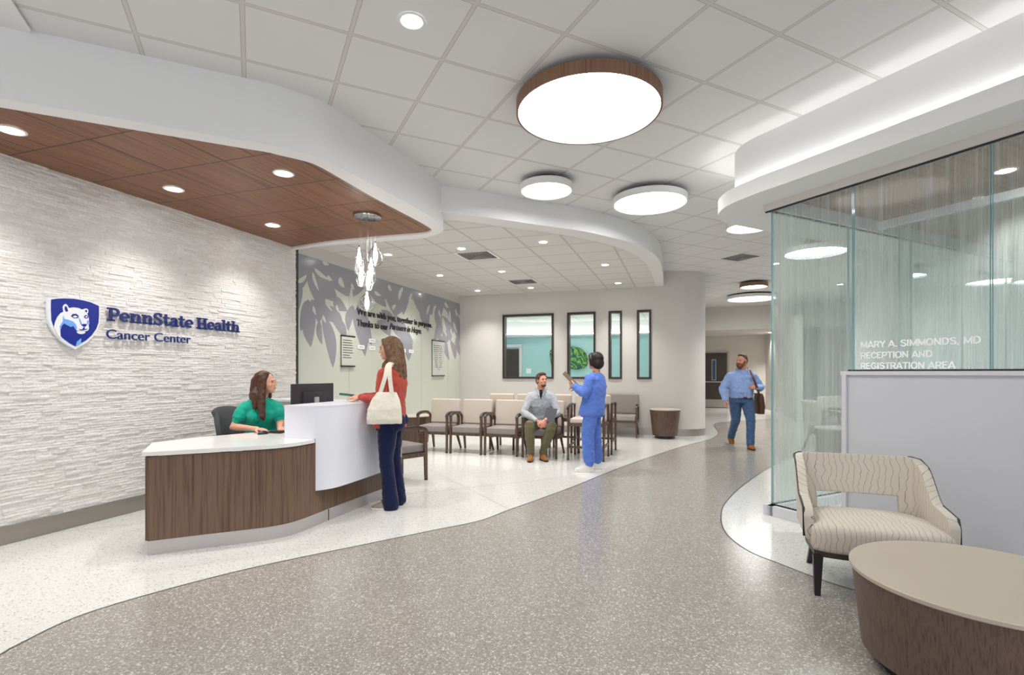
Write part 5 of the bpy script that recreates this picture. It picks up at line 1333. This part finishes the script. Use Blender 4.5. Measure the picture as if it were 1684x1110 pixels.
# ---- receptionist
RX, RY = -2.60, 5.36
pr = empty('person', (RX,RY,0), 0, 'seated woman in a teal puff-sleeved top behind the reception desk, looking up', 'person')
ft = V(.47,-.88,0); lf = V(.88,.47,0)            # where the chest faces, towards her left
fh = V(1,-.10,.10)
B = Blob(); hc = V(.055,.0,1.235)
L_, R_h = head(B, hc, fh, .98, neck_to=V(-.01,.02,1.06), neck_r=.05)
B.loft([(V(-.03,.06,.50),.17,.13),(V(-.03,.06,.62),.15,.12),(V(-.02,.04,.80),.135,.10),(V(-.01,.02,.95),.13,.082),(V(-.01,.02,1.05),.08,.055),(V(-.01,.02,1.09),.05,.045)], Matrix((lf, -ft, V(0,0,1))).transposed())
shR = V(-.01,.02,.995)-lf*.143; shL = V(-.01,.02,.995)+lf*.143
elR = V(-.215,-.14,.80); wrR = V(.115,-.325,.800); elL = V(.20,.0,.81); wrL = V(.29,-.20,.80)
B.limb([shR, elR, wrR], [.045,.037,.024]); B.limb([shL, elL, wrL], [.045,.037,.024])
hand(B, wrR, V(.93,-.37,-.05), V(.0,0,1), 1, .25, .92); hand(B, wrL, V(.5,-.85,-.06), V(0,0,1), -1, .3, .92)
hipR = V(-.06,-.02,.50); hipL = V(-.02,.14,.50); kR = V(.30,-.10,.50); kL = V(.36,.10,.50); aR = V(.28,-.12,.09); aL = V(.34,.12,.09)
B.limb([hipR,kR,aR],[.085,.055,.04]); B.limb([hipL,kL,aL],[.085,.055,.04])
B.fuse('body', 'skin', pr, .0045, 4)
eyes(L_, R_h, pr, .98)
B = Blob(); Rt = Matrix((lf, -ft, V(0,0,1))).transposed()
B.loft([(V(-.03,.06,.56),.175,.135),(V(-.03,.055,.68),.165,.13),(V(-.02,.04,.80),.148,.112),(V(-.01,.025,.92),.160,.115),(V(-.01,.02,1.0),.148,.096),(V(-.01,.02,1.055),.115,.082),(V(-.01,.02,1.088),.075,.066)], Rt)
for s, sh, el in ((-1,shR,elR),(1,shL,elL)):
    B.limb([V(-.01,.02,1.055), sh],[.05,.055]); B.ell(sh.lerp(el,.16)+V(0,0,.004), (.066,.066,.062)); B.limb([sh, sh.lerp(el,.35), sh.lerp(el,.62), sh.lerp(el,.72)], [.056,.072,.064,.046])
B.ell(V(-.01,.02,.90)+ft*.070-lf*.06, (.072,.068,.075)); B.ell(V(-.01,.02,.90)+ft*.070+lf*.06, (.072,.068,.075))
B.fuse('knit_top', 'teal_knit', pr, .0065, 3, .018, .06)
B = Blob()
for q in ((0,.034,.055,.082,.094,.086),(0,.06,0,.078,.075,.1)): B.ell(L_(*q[:3]), q[3:], R_h)
for s in (-1,1): B.limb([L_(s*.058,-.02,.075), L_(s*.072,.012,.03), L_(s*.076,.03,-.05), L_(s*.075,.03,-.14)], [.026,.030,.032,.026])
B.limb([L_(-.045,-.035,.10), L_(-.070,-.022,.05), L_(-.080,.0,-.03), hc+V(.0,-.115,-.18), hc+V(.03,-.15,-.33), hc+V(.04,-.145,-.37)], [.024,.026,.036,.042,.030,.010])
B.limb([L_(0,.09,.03), hc+V(-.115,.0,-.12), hc+V(-.12,-.03,-.24)], [.07,.062,.03])
B.limb([L_(.03,.07,.0), hc+V(-.07,-.08,-.12), hc+V(-.06,-.12,-.24)], [.06,.055,.025])
B.fuse('hair', 'auburn_hair', pr, .005, 2, .012, .03)
B = Blob(); B.limb([hipR,kR,aR+V(0,0,.03)],[.1,.072,.06]); B.limb([hipL,kL,aL+V(0,0,.03)],[.1,.072,.06]); B.loft([(V(-.04,.06,.46),.17,.15),(V(-.03,.06,.60),.168,.135)], Rt); B.fuse('trousers', 'navy_tee', pr, .008, 3)
shoe(pr, aR, V(1,-.1,0), 'leather', 'darksole', .25); shoe(pr, aL, V(1,.1,0), 'leather', 'darksole', .25)
# her office chair
oc = empty('office_chair', (RX-.10,RY+.06,0), math.radians(78), 'dark grey office chair the receptionist sits on', 'chair')
bm = bmesh.new(); nX, nZ = 14, 12; g_ = [[None]*(nZ+1) for _ in range(nX+1)]
for i in range(nX+1):
    for k in range(nZ+1):
        x = -1+2*i/nX; z_ = k/nZ; w_ = .235*(.80+.2*math.sin(PI*min(1,z_*1.1)))
        g_[i][k] = bm.verts.new((x*w_, .27+.09*(z_-.3)**2*2-.07*x*x+.05*z_, .52+.46*z_-.03*(abs(x)**4)*(z_ > .9)))
for i in range(nX):
    for k in range(nZ): bm.faces.new((g_[i][k],g_[i+1][k],g_[i+1][k+1],g_[i][k+1]))
M['charcoal'] = mat('charcoal_upholstery', srgb(62,66,68), .7)
b_ = bmobj('backrest', bm, oc, 'charcoal', smooth=True); md = b_.modifiers.new('t','SOLIDIFY'); md.thickness = .05; md.offset = 0; md = b_.modifiers.new('b','BEVEL'); md.width = .015; md.segments = 2
bm = bmesh.new(); cushion(bm, (0,0,.415), (.50,.48,.07), bev=.03); bmobj('seat', bm, oc, 'charcoal', smooth=True)
bm = bmesh.new(); lathe(bm, [(.03,.09),(.03,.38)], seg=20, cap0=True, cap1=True); bmobj('gas_column', bm, oc, 'black', smooth=True, sharp=40)
for k in range(5):
    a = 2*PI*k/5+.3; bm = bmesh.new(); tube(bm, [V(.03*math.cos(a),.03*math.sin(a),.11), V(.29*math.cos(a),.29*math.sin(a),.075)], [.022,.015], 8); bmobj('leg', bm, oc, 'black')
    bm = bmesh.new(); b2 = Matrix.Translation((.29*math.cos(a),.29*math.sin(a),.03)); bmesh.ops.create_uvsphere(bm, u_segments=12, v_segments=8, radius=.03, matrix=b2); bmobj('caster', bm, oc, 'black', smooth=True)
bm = bmesh.new(); tube(bm, [V(0,.10,.38), V(0,.30,.42), V(0,.31,.60)], .018, 8); bmobj('back_bracket', bm, oc, 'black', smooth=True)

# ---- woman at the desk
pv = empty('person', (-1.225,5.20,0), 0, 'standing woman with long brown hair, red sweater and jeans at the desk', 'person')
ft = V(-.93,.36,0); lf = V(-.36,-.93,0)*1.0       # faces the desk; her left side is towards the viewpoint
Rt = Matrix((-lf, -ft, V(0,0,1))).transposed()
B = Blob(); hc = V(-.015,.03,1.583); L_, R_h = head(B, hc, V(-1,.02,-.05), .98, neck_to=V(.02,.01,1.40), neck_r=.05)
B.loft([(V(.0,0,.86),.17,.125),(V(.0,0,1.0),.14,.11),(V(.01,0,1.12),.135,.10),(V(.02,0,1.28),.165,.11),(V(.03,.0,1.36),.11,.07),(V(.03,.0,1.42),.05,.045)], Rt)
shL = V(.025,0,1.335)+lf*.155; shR = V(.025,0,1.335)-lf*.155
elL = V(-.055,-.19,1.085); wrL = V(-.28,-.075,1.105); elR = V(-.12,.19,1.10); wrR = V(-.30,.10,1.105)
B.limb([shL,elL,wrL],[.043,.036,.024]); B.limb([shR,elR,wrR],[.043,.036,.024])
hand(B, wrL, V(-.95,.25,0), V(0,-.4,.9), -1, .25, .92); hand(B, wrR, V(-.95,-.1,.02), V(0,.4,.9), 1, .3, .92)
hipL = V(.0,-.085,.90); kneeL = V(-.02,-.09,.49); anL = V(.03,-.10,.09); hipR = V(.0,.085,.90); kneeR = V(.02,.08,.49); anR = V(.06,.10,.09)
body_legs(B, hipL,kneeL,anL,hipR,kneeR,anR,.92); B.fuse('body', 'skin', pv, .005, 3); eyes(L_, R_h, pv, .98)
B = Blob(); B.loft([(V(.0,0,.80),.185,.145),(V(.0,0,.93),.175,.138),(V(.01,0,1.08),.158,.125),(V(.02,0,1.25),.178,.128),(V(.03,.0,1.33),.150,.105),(V(.03,.0,1.385),.105,.085),(V(.03,.01,1.42),.068,.062)], Rt); B.limb([V(.03,0,1.385), shL],[.055,.058]); B.limb([V(.03,0,1.385), shR],[.055,.058])
B.limb([shL,elL,wrL.lerp(elL,.08)],[.062,.055,.036]); B.limb([shR,elR,wrR.lerp(elR,.08)],[.062,.055,.036]); B.ell(V(.02,0,1.24)+ft*.07+lf*.06,(.07,.07,.06)); B.ell(V(.02,0,1.24)+ft*.07-lf*.06,(.07,.07,.06))
B.fuse('sweater', 'red_knit', pv, .0065, 3, .02, .07)
B = Blob(); B.loft([(V(.01,0,.78),.168,.135),(V(.0,0,.93),.165,.13)], Rt)
for h_, kn, an in ((hipL,kneeL,anL),(hipR,kneeR,anR)): B.limb([h_+V(0,0,-.03), h_.lerp(kn,.5), kn, kn.lerp(an,.5), an+V(0,0,-.045)], [.108,.092,.070,.070,.082])
B.ell(V(.07,-.07,.86),(.1,.09,.1)); B.ell(V(.07,.07,.86),(.1,.09,.1))
B.fuse('jeans', 'navy_denim', pv, .0065, 2, .012, .05)
for an, dd in ((anL,V(-1,-.05,0)),(anR,V(-1,.2,0))): shoe(pv, an+V(-.01,0,0), dd, 'taupe_sneaker', 'sole', .26)
B = Blob(); B.ell(L_(0,.025,.05),(.082,.10,.088),R_h); B.ell(L_(0,.06,-.01),(.08,.075,.11),R_h)
for s in (-1,1): B.limb([L_(s*.05,-.04,.09), L_(s*.079,-.01,.04), L_(s*.083,.015,-.05), L_(s*.08,.03,-.13)], [.026,.034,.036,.03])
for k, (x, y) in enumerate(((.085,-.075),(.11,-.03),(.115,.02),(.09,.07),(.06,-.085))): B.limb([L_(0,.075,.02), hc+V(x,y*.9,-.14), hc+V(x+.02,y,-.27), hc+V(x+.03,y,-.335)], [.07,.05,.042,.016])
B.limb([L_(-.078,.02,-.05), hc+V(-.03,-.085,-.16), hc+V(-.04,-.1,-.28)], [.03,.026,.01])
B.fuse('hair', 'light_brown_hair', pv, .005, 2, .010, .03)
# tote bag hung on her near shoulder
tb = empty('tote_bag', (-1.225,5.20,0), 0, 'cream canvas tote bag hanging from the woman\'s shoulder', 'bag')
B = Blob(); by = -.235
B.loft([(V(.0,by,.855),.165,.030,3),(V(-.0,by,.90),.168,.045,3),(V(.0,by,1.0),.160,.045,3),(V(.01,by+.01,1.09),.13,.036,3),(V(.02,by+.02,1.16),.09,.028,3)], Matrix.Rotation(math.radians(6),3,'Z'))
B.fuse('bag_body', 'canvas', tb, .006, 4, .014, .09)
for q, dx in enumerate((-.055,.06)):
    bm = bmesh.new(); P_ = cr([V(dx*1.1+.01,by+.005-.012*q,1.12), V(.02+dx*.7,by-.005,1.22), V(.03+dx*.35,-.238,1.32), V(.03+dx*.2,-.205,1.405), V(.035+dx*.1,-.145,1.435), V(.05,-.10,1.42)], 5)
    rr = []
    for i, p in enumerate(P_):
        t_ = (P_[min(i+1,len(P_)-1)]-P_[max(i-1,0)]).normalized(); s_ = t_.cross(V(0,-1,.35)).normalized(); n_ = s_.cross(t_)
        rr.append([bm.verts.new(p+s_*a*.020+n_*b*.003) for a, b in ((-1,-1),(1,-1),(1,1),(-1,1))])
    for i in range(len(rr)-1):
        for k in range(4): bm.faces.new((rr[i][k],rr[i][(k+1)%4],rr[i+1][(k+1)%4],rr[i+1][k]))
    bm.faces.new(rr[0]); bm.faces.new(rr[-1]); bmobj('strap', bm, tb, 'canvas', smooth=True, sharp=50)
ph = empty('phone', (-1.66,5.20,1.125), math.radians(20), 'phone in a teal case held over the white counter', 'phone')
bm = bmesh.new(); box(bm, (0,0,0), (.15,.075,.010), bev=.004); bmobj('phone_case', bm, ph, 'phone'); bm = bmesh.new(); box(bm, (0,0,.0056), (.138,.064,.001)); bmobj('phone_screen', bm, ph, 'black'); ph.rotation_euler = (.15,.12,.3)
pp_ = empty('paper_sheet', (-1.68,5.22,1.058), math.radians(25), 'white form lying on the counter under the teal phone', 'paper')
bm = bmesh.new(); box(bm, (0,0,.001), (.21,.28,.0016)); bmobj('sheet', bm, pp_, 'plate')

# ---- seated man
pm = empty('person', (.47,8.34,0), math.radians(-4), 'seated man in a light grey pullover, olive trousers and tan boots', 'person')
B = Blob(); hc = V(.012,-.185,1.222); L_, R_h = head(B, hc, V(.55,-.85,.12), 1.0, neck_to=V(.0,-.10,1.06), neck_r=.058)
B.loft([(V(0,.02,.50),.17,.13),(V(0,.0,.65),.16,.12),(V(0,-.04,.82),.185,.125),(V(0,-.07,.96),.20,.115),(V(0,-.09,1.02),.11,.07),(V(0,-.10,1.07),.05,.05)])
shR = V(-.178,-.08,.955); shL = V(.178,-.08,.955); elR = V(-.27,-.20,.715); elL = V(.255,-.20,.71); wrR = V(-.045,-.41,.60); wrL = V(.075,-.43,.625)
B.limb([shR,elR,wrR],[.055,.045,.029]); B.limb([shL,elL,wrL],[.055,.045,.029])
hand(B, wrR, V(.75,-.45,-.35), V(-.2,-.8,.5), 1, .45); hand(B, wrL, V(-.45,-.50,-.62), V(.4,-.8,.3), -1, .5)
hipR = V(-.10,-.02,.53); hipL = V(.10,-.02,.53); kR = V(-.175,-.42,.535); kL = V(.165,-.44,.535); aR = V(-.155,-.44,.10); aL = V(.03,-.38,.10)
body_legs(B, hipL,kL,aL,hipR,kR,aR,1.0); B.fuse('body', 'skin2', pm, .005, 2); eyes(L_, R_h, pm)
B = Blob(); B.loft([(V(0,.02,.55),.185,.15),(V(0,.0,.68),.178,.142),(V(0,-.04,.82),.198,.146),(V(0,-.07,.94),.198,.135),(V(0,-.09,1.01),.145,.108),(V(0,-.10,1.065),.086,.078)])
for sh in (shR,shL): B.limb([V(0,-.09,1.035), sh],[.062,.066])
B.limb([shR,elR,wrR.lerp(elR,.10)],[.068,.058,.038]); B.limb([shL,elL,wrL.lerp(elL,.16)],[.068,.058,.038]); B.fuse('pullover', 'grey_knit', pm, .007, 3, .022, .06)
B = Blob(); B.limb([V(0,-.135,1.09), V(.0,-.19,1.02), V(.0,-.205,.93)],[.030,.026,.006]); B.fuse('undershirt', 'navy_tee', pm, .005, 1)
B = Blob(); 
for s in (-1,1): B.limb([V(s*.075,-.06,1.085), V(s*.055,-.155,1.065), V(s*.028,-.215,.985)],[.024,.022,.012])
B.fuse('collar', 'grey_knit', pm, .005, 2)
B = Blob(); B.loft([(V(0,.03,.46),.18,.16),(V(0,.02,.58),.178,.148)])
for h_, kn, an in ((hipR,kR,aR),(hipL,kL,aL)): B.limb([h_, h_.lerp(kn,.5), kn, kn.lerp(an,.4), an+V(0,0,.03)], [.105,.093,.078,.076,.054])
B.fuse('trousers', 'olive_twill', pm, .007, 2, .016, .05)
shoe(pm, aR, V(-.05,-1,0), 'tan_suede', 'darksole', .28, .10, high=True); shoe(pm, aL, V(.35,-.94,0), 'tan_suede', 'darksole', .28, .10, high=True)
B = Blob(); B.ell(L_(0,.022,.052),(.078,.094,.082),R_h); B.ell(L_(0,.045,.01),(.078,.07,.085),R_h); B.ell(L_(0,-.035,.100),(.062,.045,.030),R_h)
for s in (-1,1): B.limb([L_(s*.07,-.03,.06), L_(s*.074,-.012,.015)],[.016,.010])
B.fuse('hair', 'short_brown_hair', pm, .005, 7, .004, .02)
B = Blob(); B.ell(L_(0,-.044,-.078),(.0425,.0425,.033),R_h); B.ell(L_(0,-.066,-.090),(.022,.020,.019),R_h); B.fuse('beard_stubble', 'short_brown_hair', pm, .004, 1)
fo = empty('folder', (.575,7.90,.66), 0, 'charcoal folder in the hands of the seated man', 'folder')
bm = bmesh.new(); box(bm, (0,0,.04), (.17,.012,.24), bev=.004); bmobj('folder_cover', bm, fo, 'folder'); fo.rotation_euler = (math.radians(-28), math.radians(8), math.radians(-20))
sw_ = empty('wristwatch', (0,0,0), 0, 'dark watch on the seated man\'s wrist', 'watch')
sw_.location = pm.matrix_basis @ wrR; bm = bmesh.new(); lathe(bm, [(.034,-.012),(.038,-.008),(.038,.008),(.034,.012)], seg=24); bmobj('watch_band', bm, sw_, 'black', smooth=True); sw_.rotation_euler = (math.radians(60),math.radians(50),0)

# ---- person in scrubs
ps = empty('person', (1.10,7.14,0), 0, 'standing person with short black hair in blue scrubs and white shoes', 'person')
ft = V(-.80,.60,0); lf = V(-.60,-.80,0); Rt = Matrix((-lf, -ft, V(0,0,1))).transposed()
B = Blob(); hc = V(.05,.01,1.50); L_, R_h = head(B, hc, V(-.80,.60,.02), .97, neck_to=V(.06,.0,1.33), neck_r=.05)
B.loft([(V(.0,0,.82),.165,.125),(V(.02,0,.96),.145,.11),(V(.04,0,1.10),.15,.105),(V(.06,0,1.22),.165,.11),(V(.06,.0,1.295),.10,.07),(V(.06,.0,1.35),.05,.045)], Rt)
shL = V(.05,0,1.262)+lf*.158; shR = V(.05,0,1.262)-lf*.158
elL = V(-.12,-.20,1.06); wrL = V(-.24,.0,1.16); elR = V(.08,.25,1.04); wrR = V(-.17,.17,1.135)
B.limb([shL,elL,wrL],[.043,.036,.024]); B.limb([shR,elR,wrR],[.043,.036,.024])
hand(B, wrL, V(-.45,.55,.55), V(-.5,-.7,.1), -1, .5, .9); hand(B, wrR, V(-.9,-.1,.1), V(0,.5,.8), 1, .5, .9)
hipL = V(-.02,-.085,.86); kneeL = V(-.07,-.10,.47); anL = V(-.05,-.12,.09); hipR = V(.03,.08,.86); kneeR = V(.06,.06,.47); anR = V(.10,.11,.09)
body_legs(B, hipL,kneeL,anL,hipR,kneeR,anR,.9); B.fuse('body', 'skin', ps, .005, 2); eyes(L_, R_h, ps, .97)
B = Blob(); B.loft([(V(-.0,0,.765),.205,.165),(V(.01,0,.86),.195,.158),(V(.03,0,1.0),.18,.142),(V(.05,0,1.15),.182,.138),(V(.06,.0,1.25),.158,.112),(V(.06,.0,1.31),.112,.088),(V(.06,.01,1.345),.074,.066)], Rt); B.limb([V(.06,0,1.305), shL],[.058,.062]); B.limb([V(.06,0,1.305), shR],[.058,.062])
B.limb([shL,elL,wrL.lerp(elL,.10)],[.068,.064,.052]); B.limb([shR,elR,wrR.lerp(elR,.10)],[.068,.064,.052]); B.fuse('scrub_top', 'scrub_blue', ps, .007, 3, .026, .07)
B = Blob(); B.loft([(V(.01,0,.74),.178,.145),(V(.0,0,.88),.17,.135)], Rt)
for h_, kn, an in ((hipL,kneeL,anL),(hipR,kneeR,anR)): B.limb([h_+V(0,0,-.03), h_.lerp(kn,.5), kn, kn.lerp(an,.6), an+V(0,0,.05), an+V(0,0,.012)], [.108,.096,.085,.080,.072,.050])
B.fuse('scrub_trousers', 'scrub_blue', ps, .007, 2, .026, .06)
shoe(ps, anL+V(-.02,0,0), V(-1,.05,0), 'white_sneaker', 'sole', .26); shoe(ps, anR+V(-.02,0,0), V(-1,.25,0), 'white_sneaker', 'sole', .26)
B = Blob(); B.ell(L_(0,.02,.045),(.088,.106,.095),R_h); B.ell(L_(0,.045,-.02),(.092,.085,.092),R_h)
for s in (-1,1): B.limb([L_(s*.055,-.045,.07), L_(s*.078,-.028,.03), L_(s*.082,-.018,-.05)], [.026,.028,.018])
B.ell(L_(0,-.050,.075),(.066,.050,.052),R_h); B.fuse('hair', 'black_hair', ps, .005, 14)
B = Blob(); B.limb([V(.06,.0,1.36)+lf*.066+ft*.01, V(.06,.0,1.372)-ft*.066, V(.06,.0,1.36)-lf*.066+ft*.01],[.004,.004,.004],seg=8); bmobj('lanyard', B.bm, ps, 'black', smooth=True)
cl = empty('clipboard', (.835,7.23,1.24), 0, 'brown clipboard held up by the figure in scrubs', 'clipboard')
bm = bmesh.new(); box(bm, (0,0,0), (.225,.31,.006), bev=.002); bmobj('board', bm, cl, 'clip'); bm = bmesh.new(); box(bm, (0,.01,.004), (.21,.28,.002)); bmobj('paper', bm, cl, 'plate'); bm = bmesh.new(); box(bm, (0,.14,.010), (.10,.03,.012), bev=.003); bmobj('clip', bm, cl, 'steel')
# the board's long axis points up and away from the holder, its back towards the viewpoint
yv = V(-.62,.05,.62).normalized(); xv = V(.30,.93,.12); xv = (xv-yv*xv.dot(yv)).normalized(); xv = -xv; nv = xv.cross(yv)
cl.rotation_euler = Matrix((xv,yv,nv)).transposed().to_euler()

# ---- walking man
pw = empty('person', (4.19,9.46,0), math.radians(-4), 'bearded man in a light blue shirt and jeans walking up the corridor', 'person')
B = Blob(); hc = V(-.005,-.06,1.555); L_, R_h = head(B, hc, V(-.80,-.60,.0), 1.05, neck_to=V(.02,-.01,1.37), neck_r=.064)
B.loft([(V(0,0,.88),.18,.14),(V(0,0,1.02),.185,.145),(V(.0,-.01,1.18),.20,.145),(V(.0,-.01,1.27),.195,.12),(V(.01,-.0,1.36),.11,.07),(V(.01,-.0,1.41),.058,.055)])
shR = V(-.195,0,1.275); shL = V(.205,0,1.275); elR = V(-.31,.03,1.05); wrR = V(-.31,-.10,.84); elL = V(.36,.02,1.07); wrL = V(.205,-.17,1.08)
B.limb([shR,elR,wrR],[.058,.048,.03]); B.limb([shL,elL,wrL],[.058,.048,.03])
hand(B, wrR, V(-.0,-.2,-1), V(-1,0,0), -1, .35); hand(B, wrL, V(-.85,-.3,.1), V(.0,-.9,.3), 1, .75)
hipR = V(-.10,0,.88); hipL = V(.10,0,.88); kR = V(-.09,-.02,.50); aR = V(-.03,.42,.15); kL = V(.09,-.22,.50); aL = V(.04,-.34,.10)
kR = V(-.07,.06,.48)
body_legs(B, hipL,kL,aL,hipR,kR,aR,1.08); B.fuse('body', 'skin2', pw, .005, 2); eyes(L_, R_h, pw, 1.05)
B = Blob(); B.loft([(V(0,0,.885),.20,.16),(V(0,-.01,1.0),.212,.178),(V(.0,-.01,1.15),.218,.17),(V(.0,-.01,1.26),.218,.15),(V(.01,-.0,1.33),.158,.118),(V(.01,-.0,1.395),.09,.084)])
for sh in (shR,shL): B.limb([V(.01,0,1.345), sh],[.07,.074])
B.limb([shR,elR,wrR.lerp(elR,.12)],[.082,.075,.052]); B.limb([shL,elL,wrL.lerp(elL,.12)],[.082,.075,.052]); B.fuse('shirt', 'shirt_blue', pw, .0075, 3, .024, .07)
B = Blob()
for s in (-1,1): B.limb([V(.01+s*.08,.02,1.41), V(.01+s*.062,-.07,1.395), V(.01+s*.035,-.105,1.33)],[.022,.024,.010])
B.fuse('shirt_collar', 'shirt_blue', pw, .005, 2)
bm = bmesh.new(); P_ = [V(.004,-.190,.91), V(.002,-.190,1.02), V(.0,-.186,1.14), V(.0,-.168,1.26), V(.006,-.128,1.345)]
for a_, b_ in zip(P_[:-1], P_[1:]): box(bm, (0,0,0), (.032,.006,(b_-a_).length+.004), Matrix.Translation((a_+b_)/2) @ Matrix.Rotation(math.atan2(-(b_-a_).y,(b_-a_).z),4,'X'))
bmobj('button_placket', bm, pw, 'shirt_blue')
B = Blob(); B.loft([(V(0,0,.80),.18,.15),(V(0,0,.90),.195,.158)])
for h_, kn, an in ((hipR,kR,aR),(hipL,kL,aL)): B.limb([h_+V(0,0,-.03), h_.lerp(kn,.5), kn, kn.lerp(an,.5), an+V(0,0,-.02)], [.115,.100,.080,.070,.068])
B.fuse('jeans', 'blue_denim', pw, .007, 2, .016, .05)
bm = bmesh.new(); lathe(bm, [(1,.0),(1.02,.004),(1.02,.034),(1,.038)], seg=40)
for v in bm.verts: v.co = V(v.co.x*.2, v.co.y*.162, v.co.z+.872)
bmobj('belt', bm, pw, 'leather', smooth=True)
shoe(pw, aL, V(-.08,-1,0), 'tan_suede', 'darksole', .29, .105); shoe(pw, aR+V(0,0,.0), V(-.04,-.80,-.60), 'tan_suede', 'darksole', .29, .105)
B = Blob(); B.ell(L_(0,.024,.052),(.080,.096,.080),R_h); B.ell(L_(0,.05,.01),(.078,.068,.085),R_h); B.ell(L_(0,-.02,.100),(.062,.045,.028),R_h)
B.fuse('hair', 'short_brown_hair', pw, .005, 2)
B = Blob(); B.ell(L_(0,-.070,-.085),(.052,.044,.055),R_h)
for s in (-1,1): B.limb([L_(s*.070,-.015,-.005), L_(s*.064,-.035,-.055), L_(s*.03,-.07,-.09)],[.012,.022,.026])
B.limb([L_(-.028,-.100,-.043), L_(.028,-.100,-.043)],[.008,.008]); B.fuse('beard', 'ginger_beard', pw, .005, 2, .008, .02)
bg = empty('shoulder_bag', (4.19,9.46,0), math.radians(-4), 'brown leather bag slung from the walking man\'s shoulder', 'bag')
B = Blob(); B.loft([(V(.315,-.02,.60),.060,.15,3.2),(V(.315,-.02,.75),.066,.16,3.2),(V(.31,-.02,.90),.055,.155,3.2),(V(.305,-.02,.97),.035,.14,3)]); B.fuse('bag_body', 'leather', bg, .007, 2, .008, .05)
for dy in (-.14,.12):
    bm = bmesh.new(); P_ = cr([V(.27,dy,.95), V(.19,(-.205 if dy < 0 else .17),1.12), V(.135,(-.185 if dy < 0 else .16),1.28), V(.115,(-.09 if dy < 0 else .07),1.405), V(.115,-.0,1.425)],5); rr = []
    for i, p in enumerate(P_):
        t_ = (P_[min(i+1,len(P_)-1)]-P_[max(i-1,0)]).normalized(); s_ = t_.cross(V(0,1,.1)).normalized(); n_ = s_.cross(t_)
        rr.append([bm.verts.new(p+s_*a*.018+n_*b*.004) for a, b in ((-1,-1),(1,-1),(1,1),(-1,1))])
    for i in range(len(rr)-1):
        for k in range(4): bm.faces.new((rr[i][k],rr[i][(k+1)%4],rr[i+1][(k+1)%4],rr[i+1][k]))
    bm.faces.new(rr[0]); bm.faces.new(rr[-1]); bmobj('strap', bm, bg, 'leather', smooth=True, sharp=50)
# ================= LIGHT, RENDER LOOK
w = bpy.data.worlds.new('world'); SC.world = w; w.use_nodes = True
w.node_tree.nodes['Background'].inputs[0].default_value = (.93,.96,1,1); w.node_tree.nodes['Background'].inputs[1].default_value = .42
SC.view_settings.view_transform = 'Standard'; SC.view_settings.look = 'None'
SC.view_settings.exposure = 1.45; SC.view_settings.gamma = 1.0; SC.view_settings.use_curve_mapping = False
SC.cycles.max_bounces = 10; SC.cycles.diffuse_bounces = 5; SC.cycles.glossy_bounces = 4; SC.cycles.transmission_bounces = 8; SC.cycles.transparent_max_bounces = 16
SC.cycles.use_denoising = True; SC.cycles.caustics_reflective = False; SC.cycles.caustics_refractive = False
SC.cycles.sample_clamp_indirect = 6
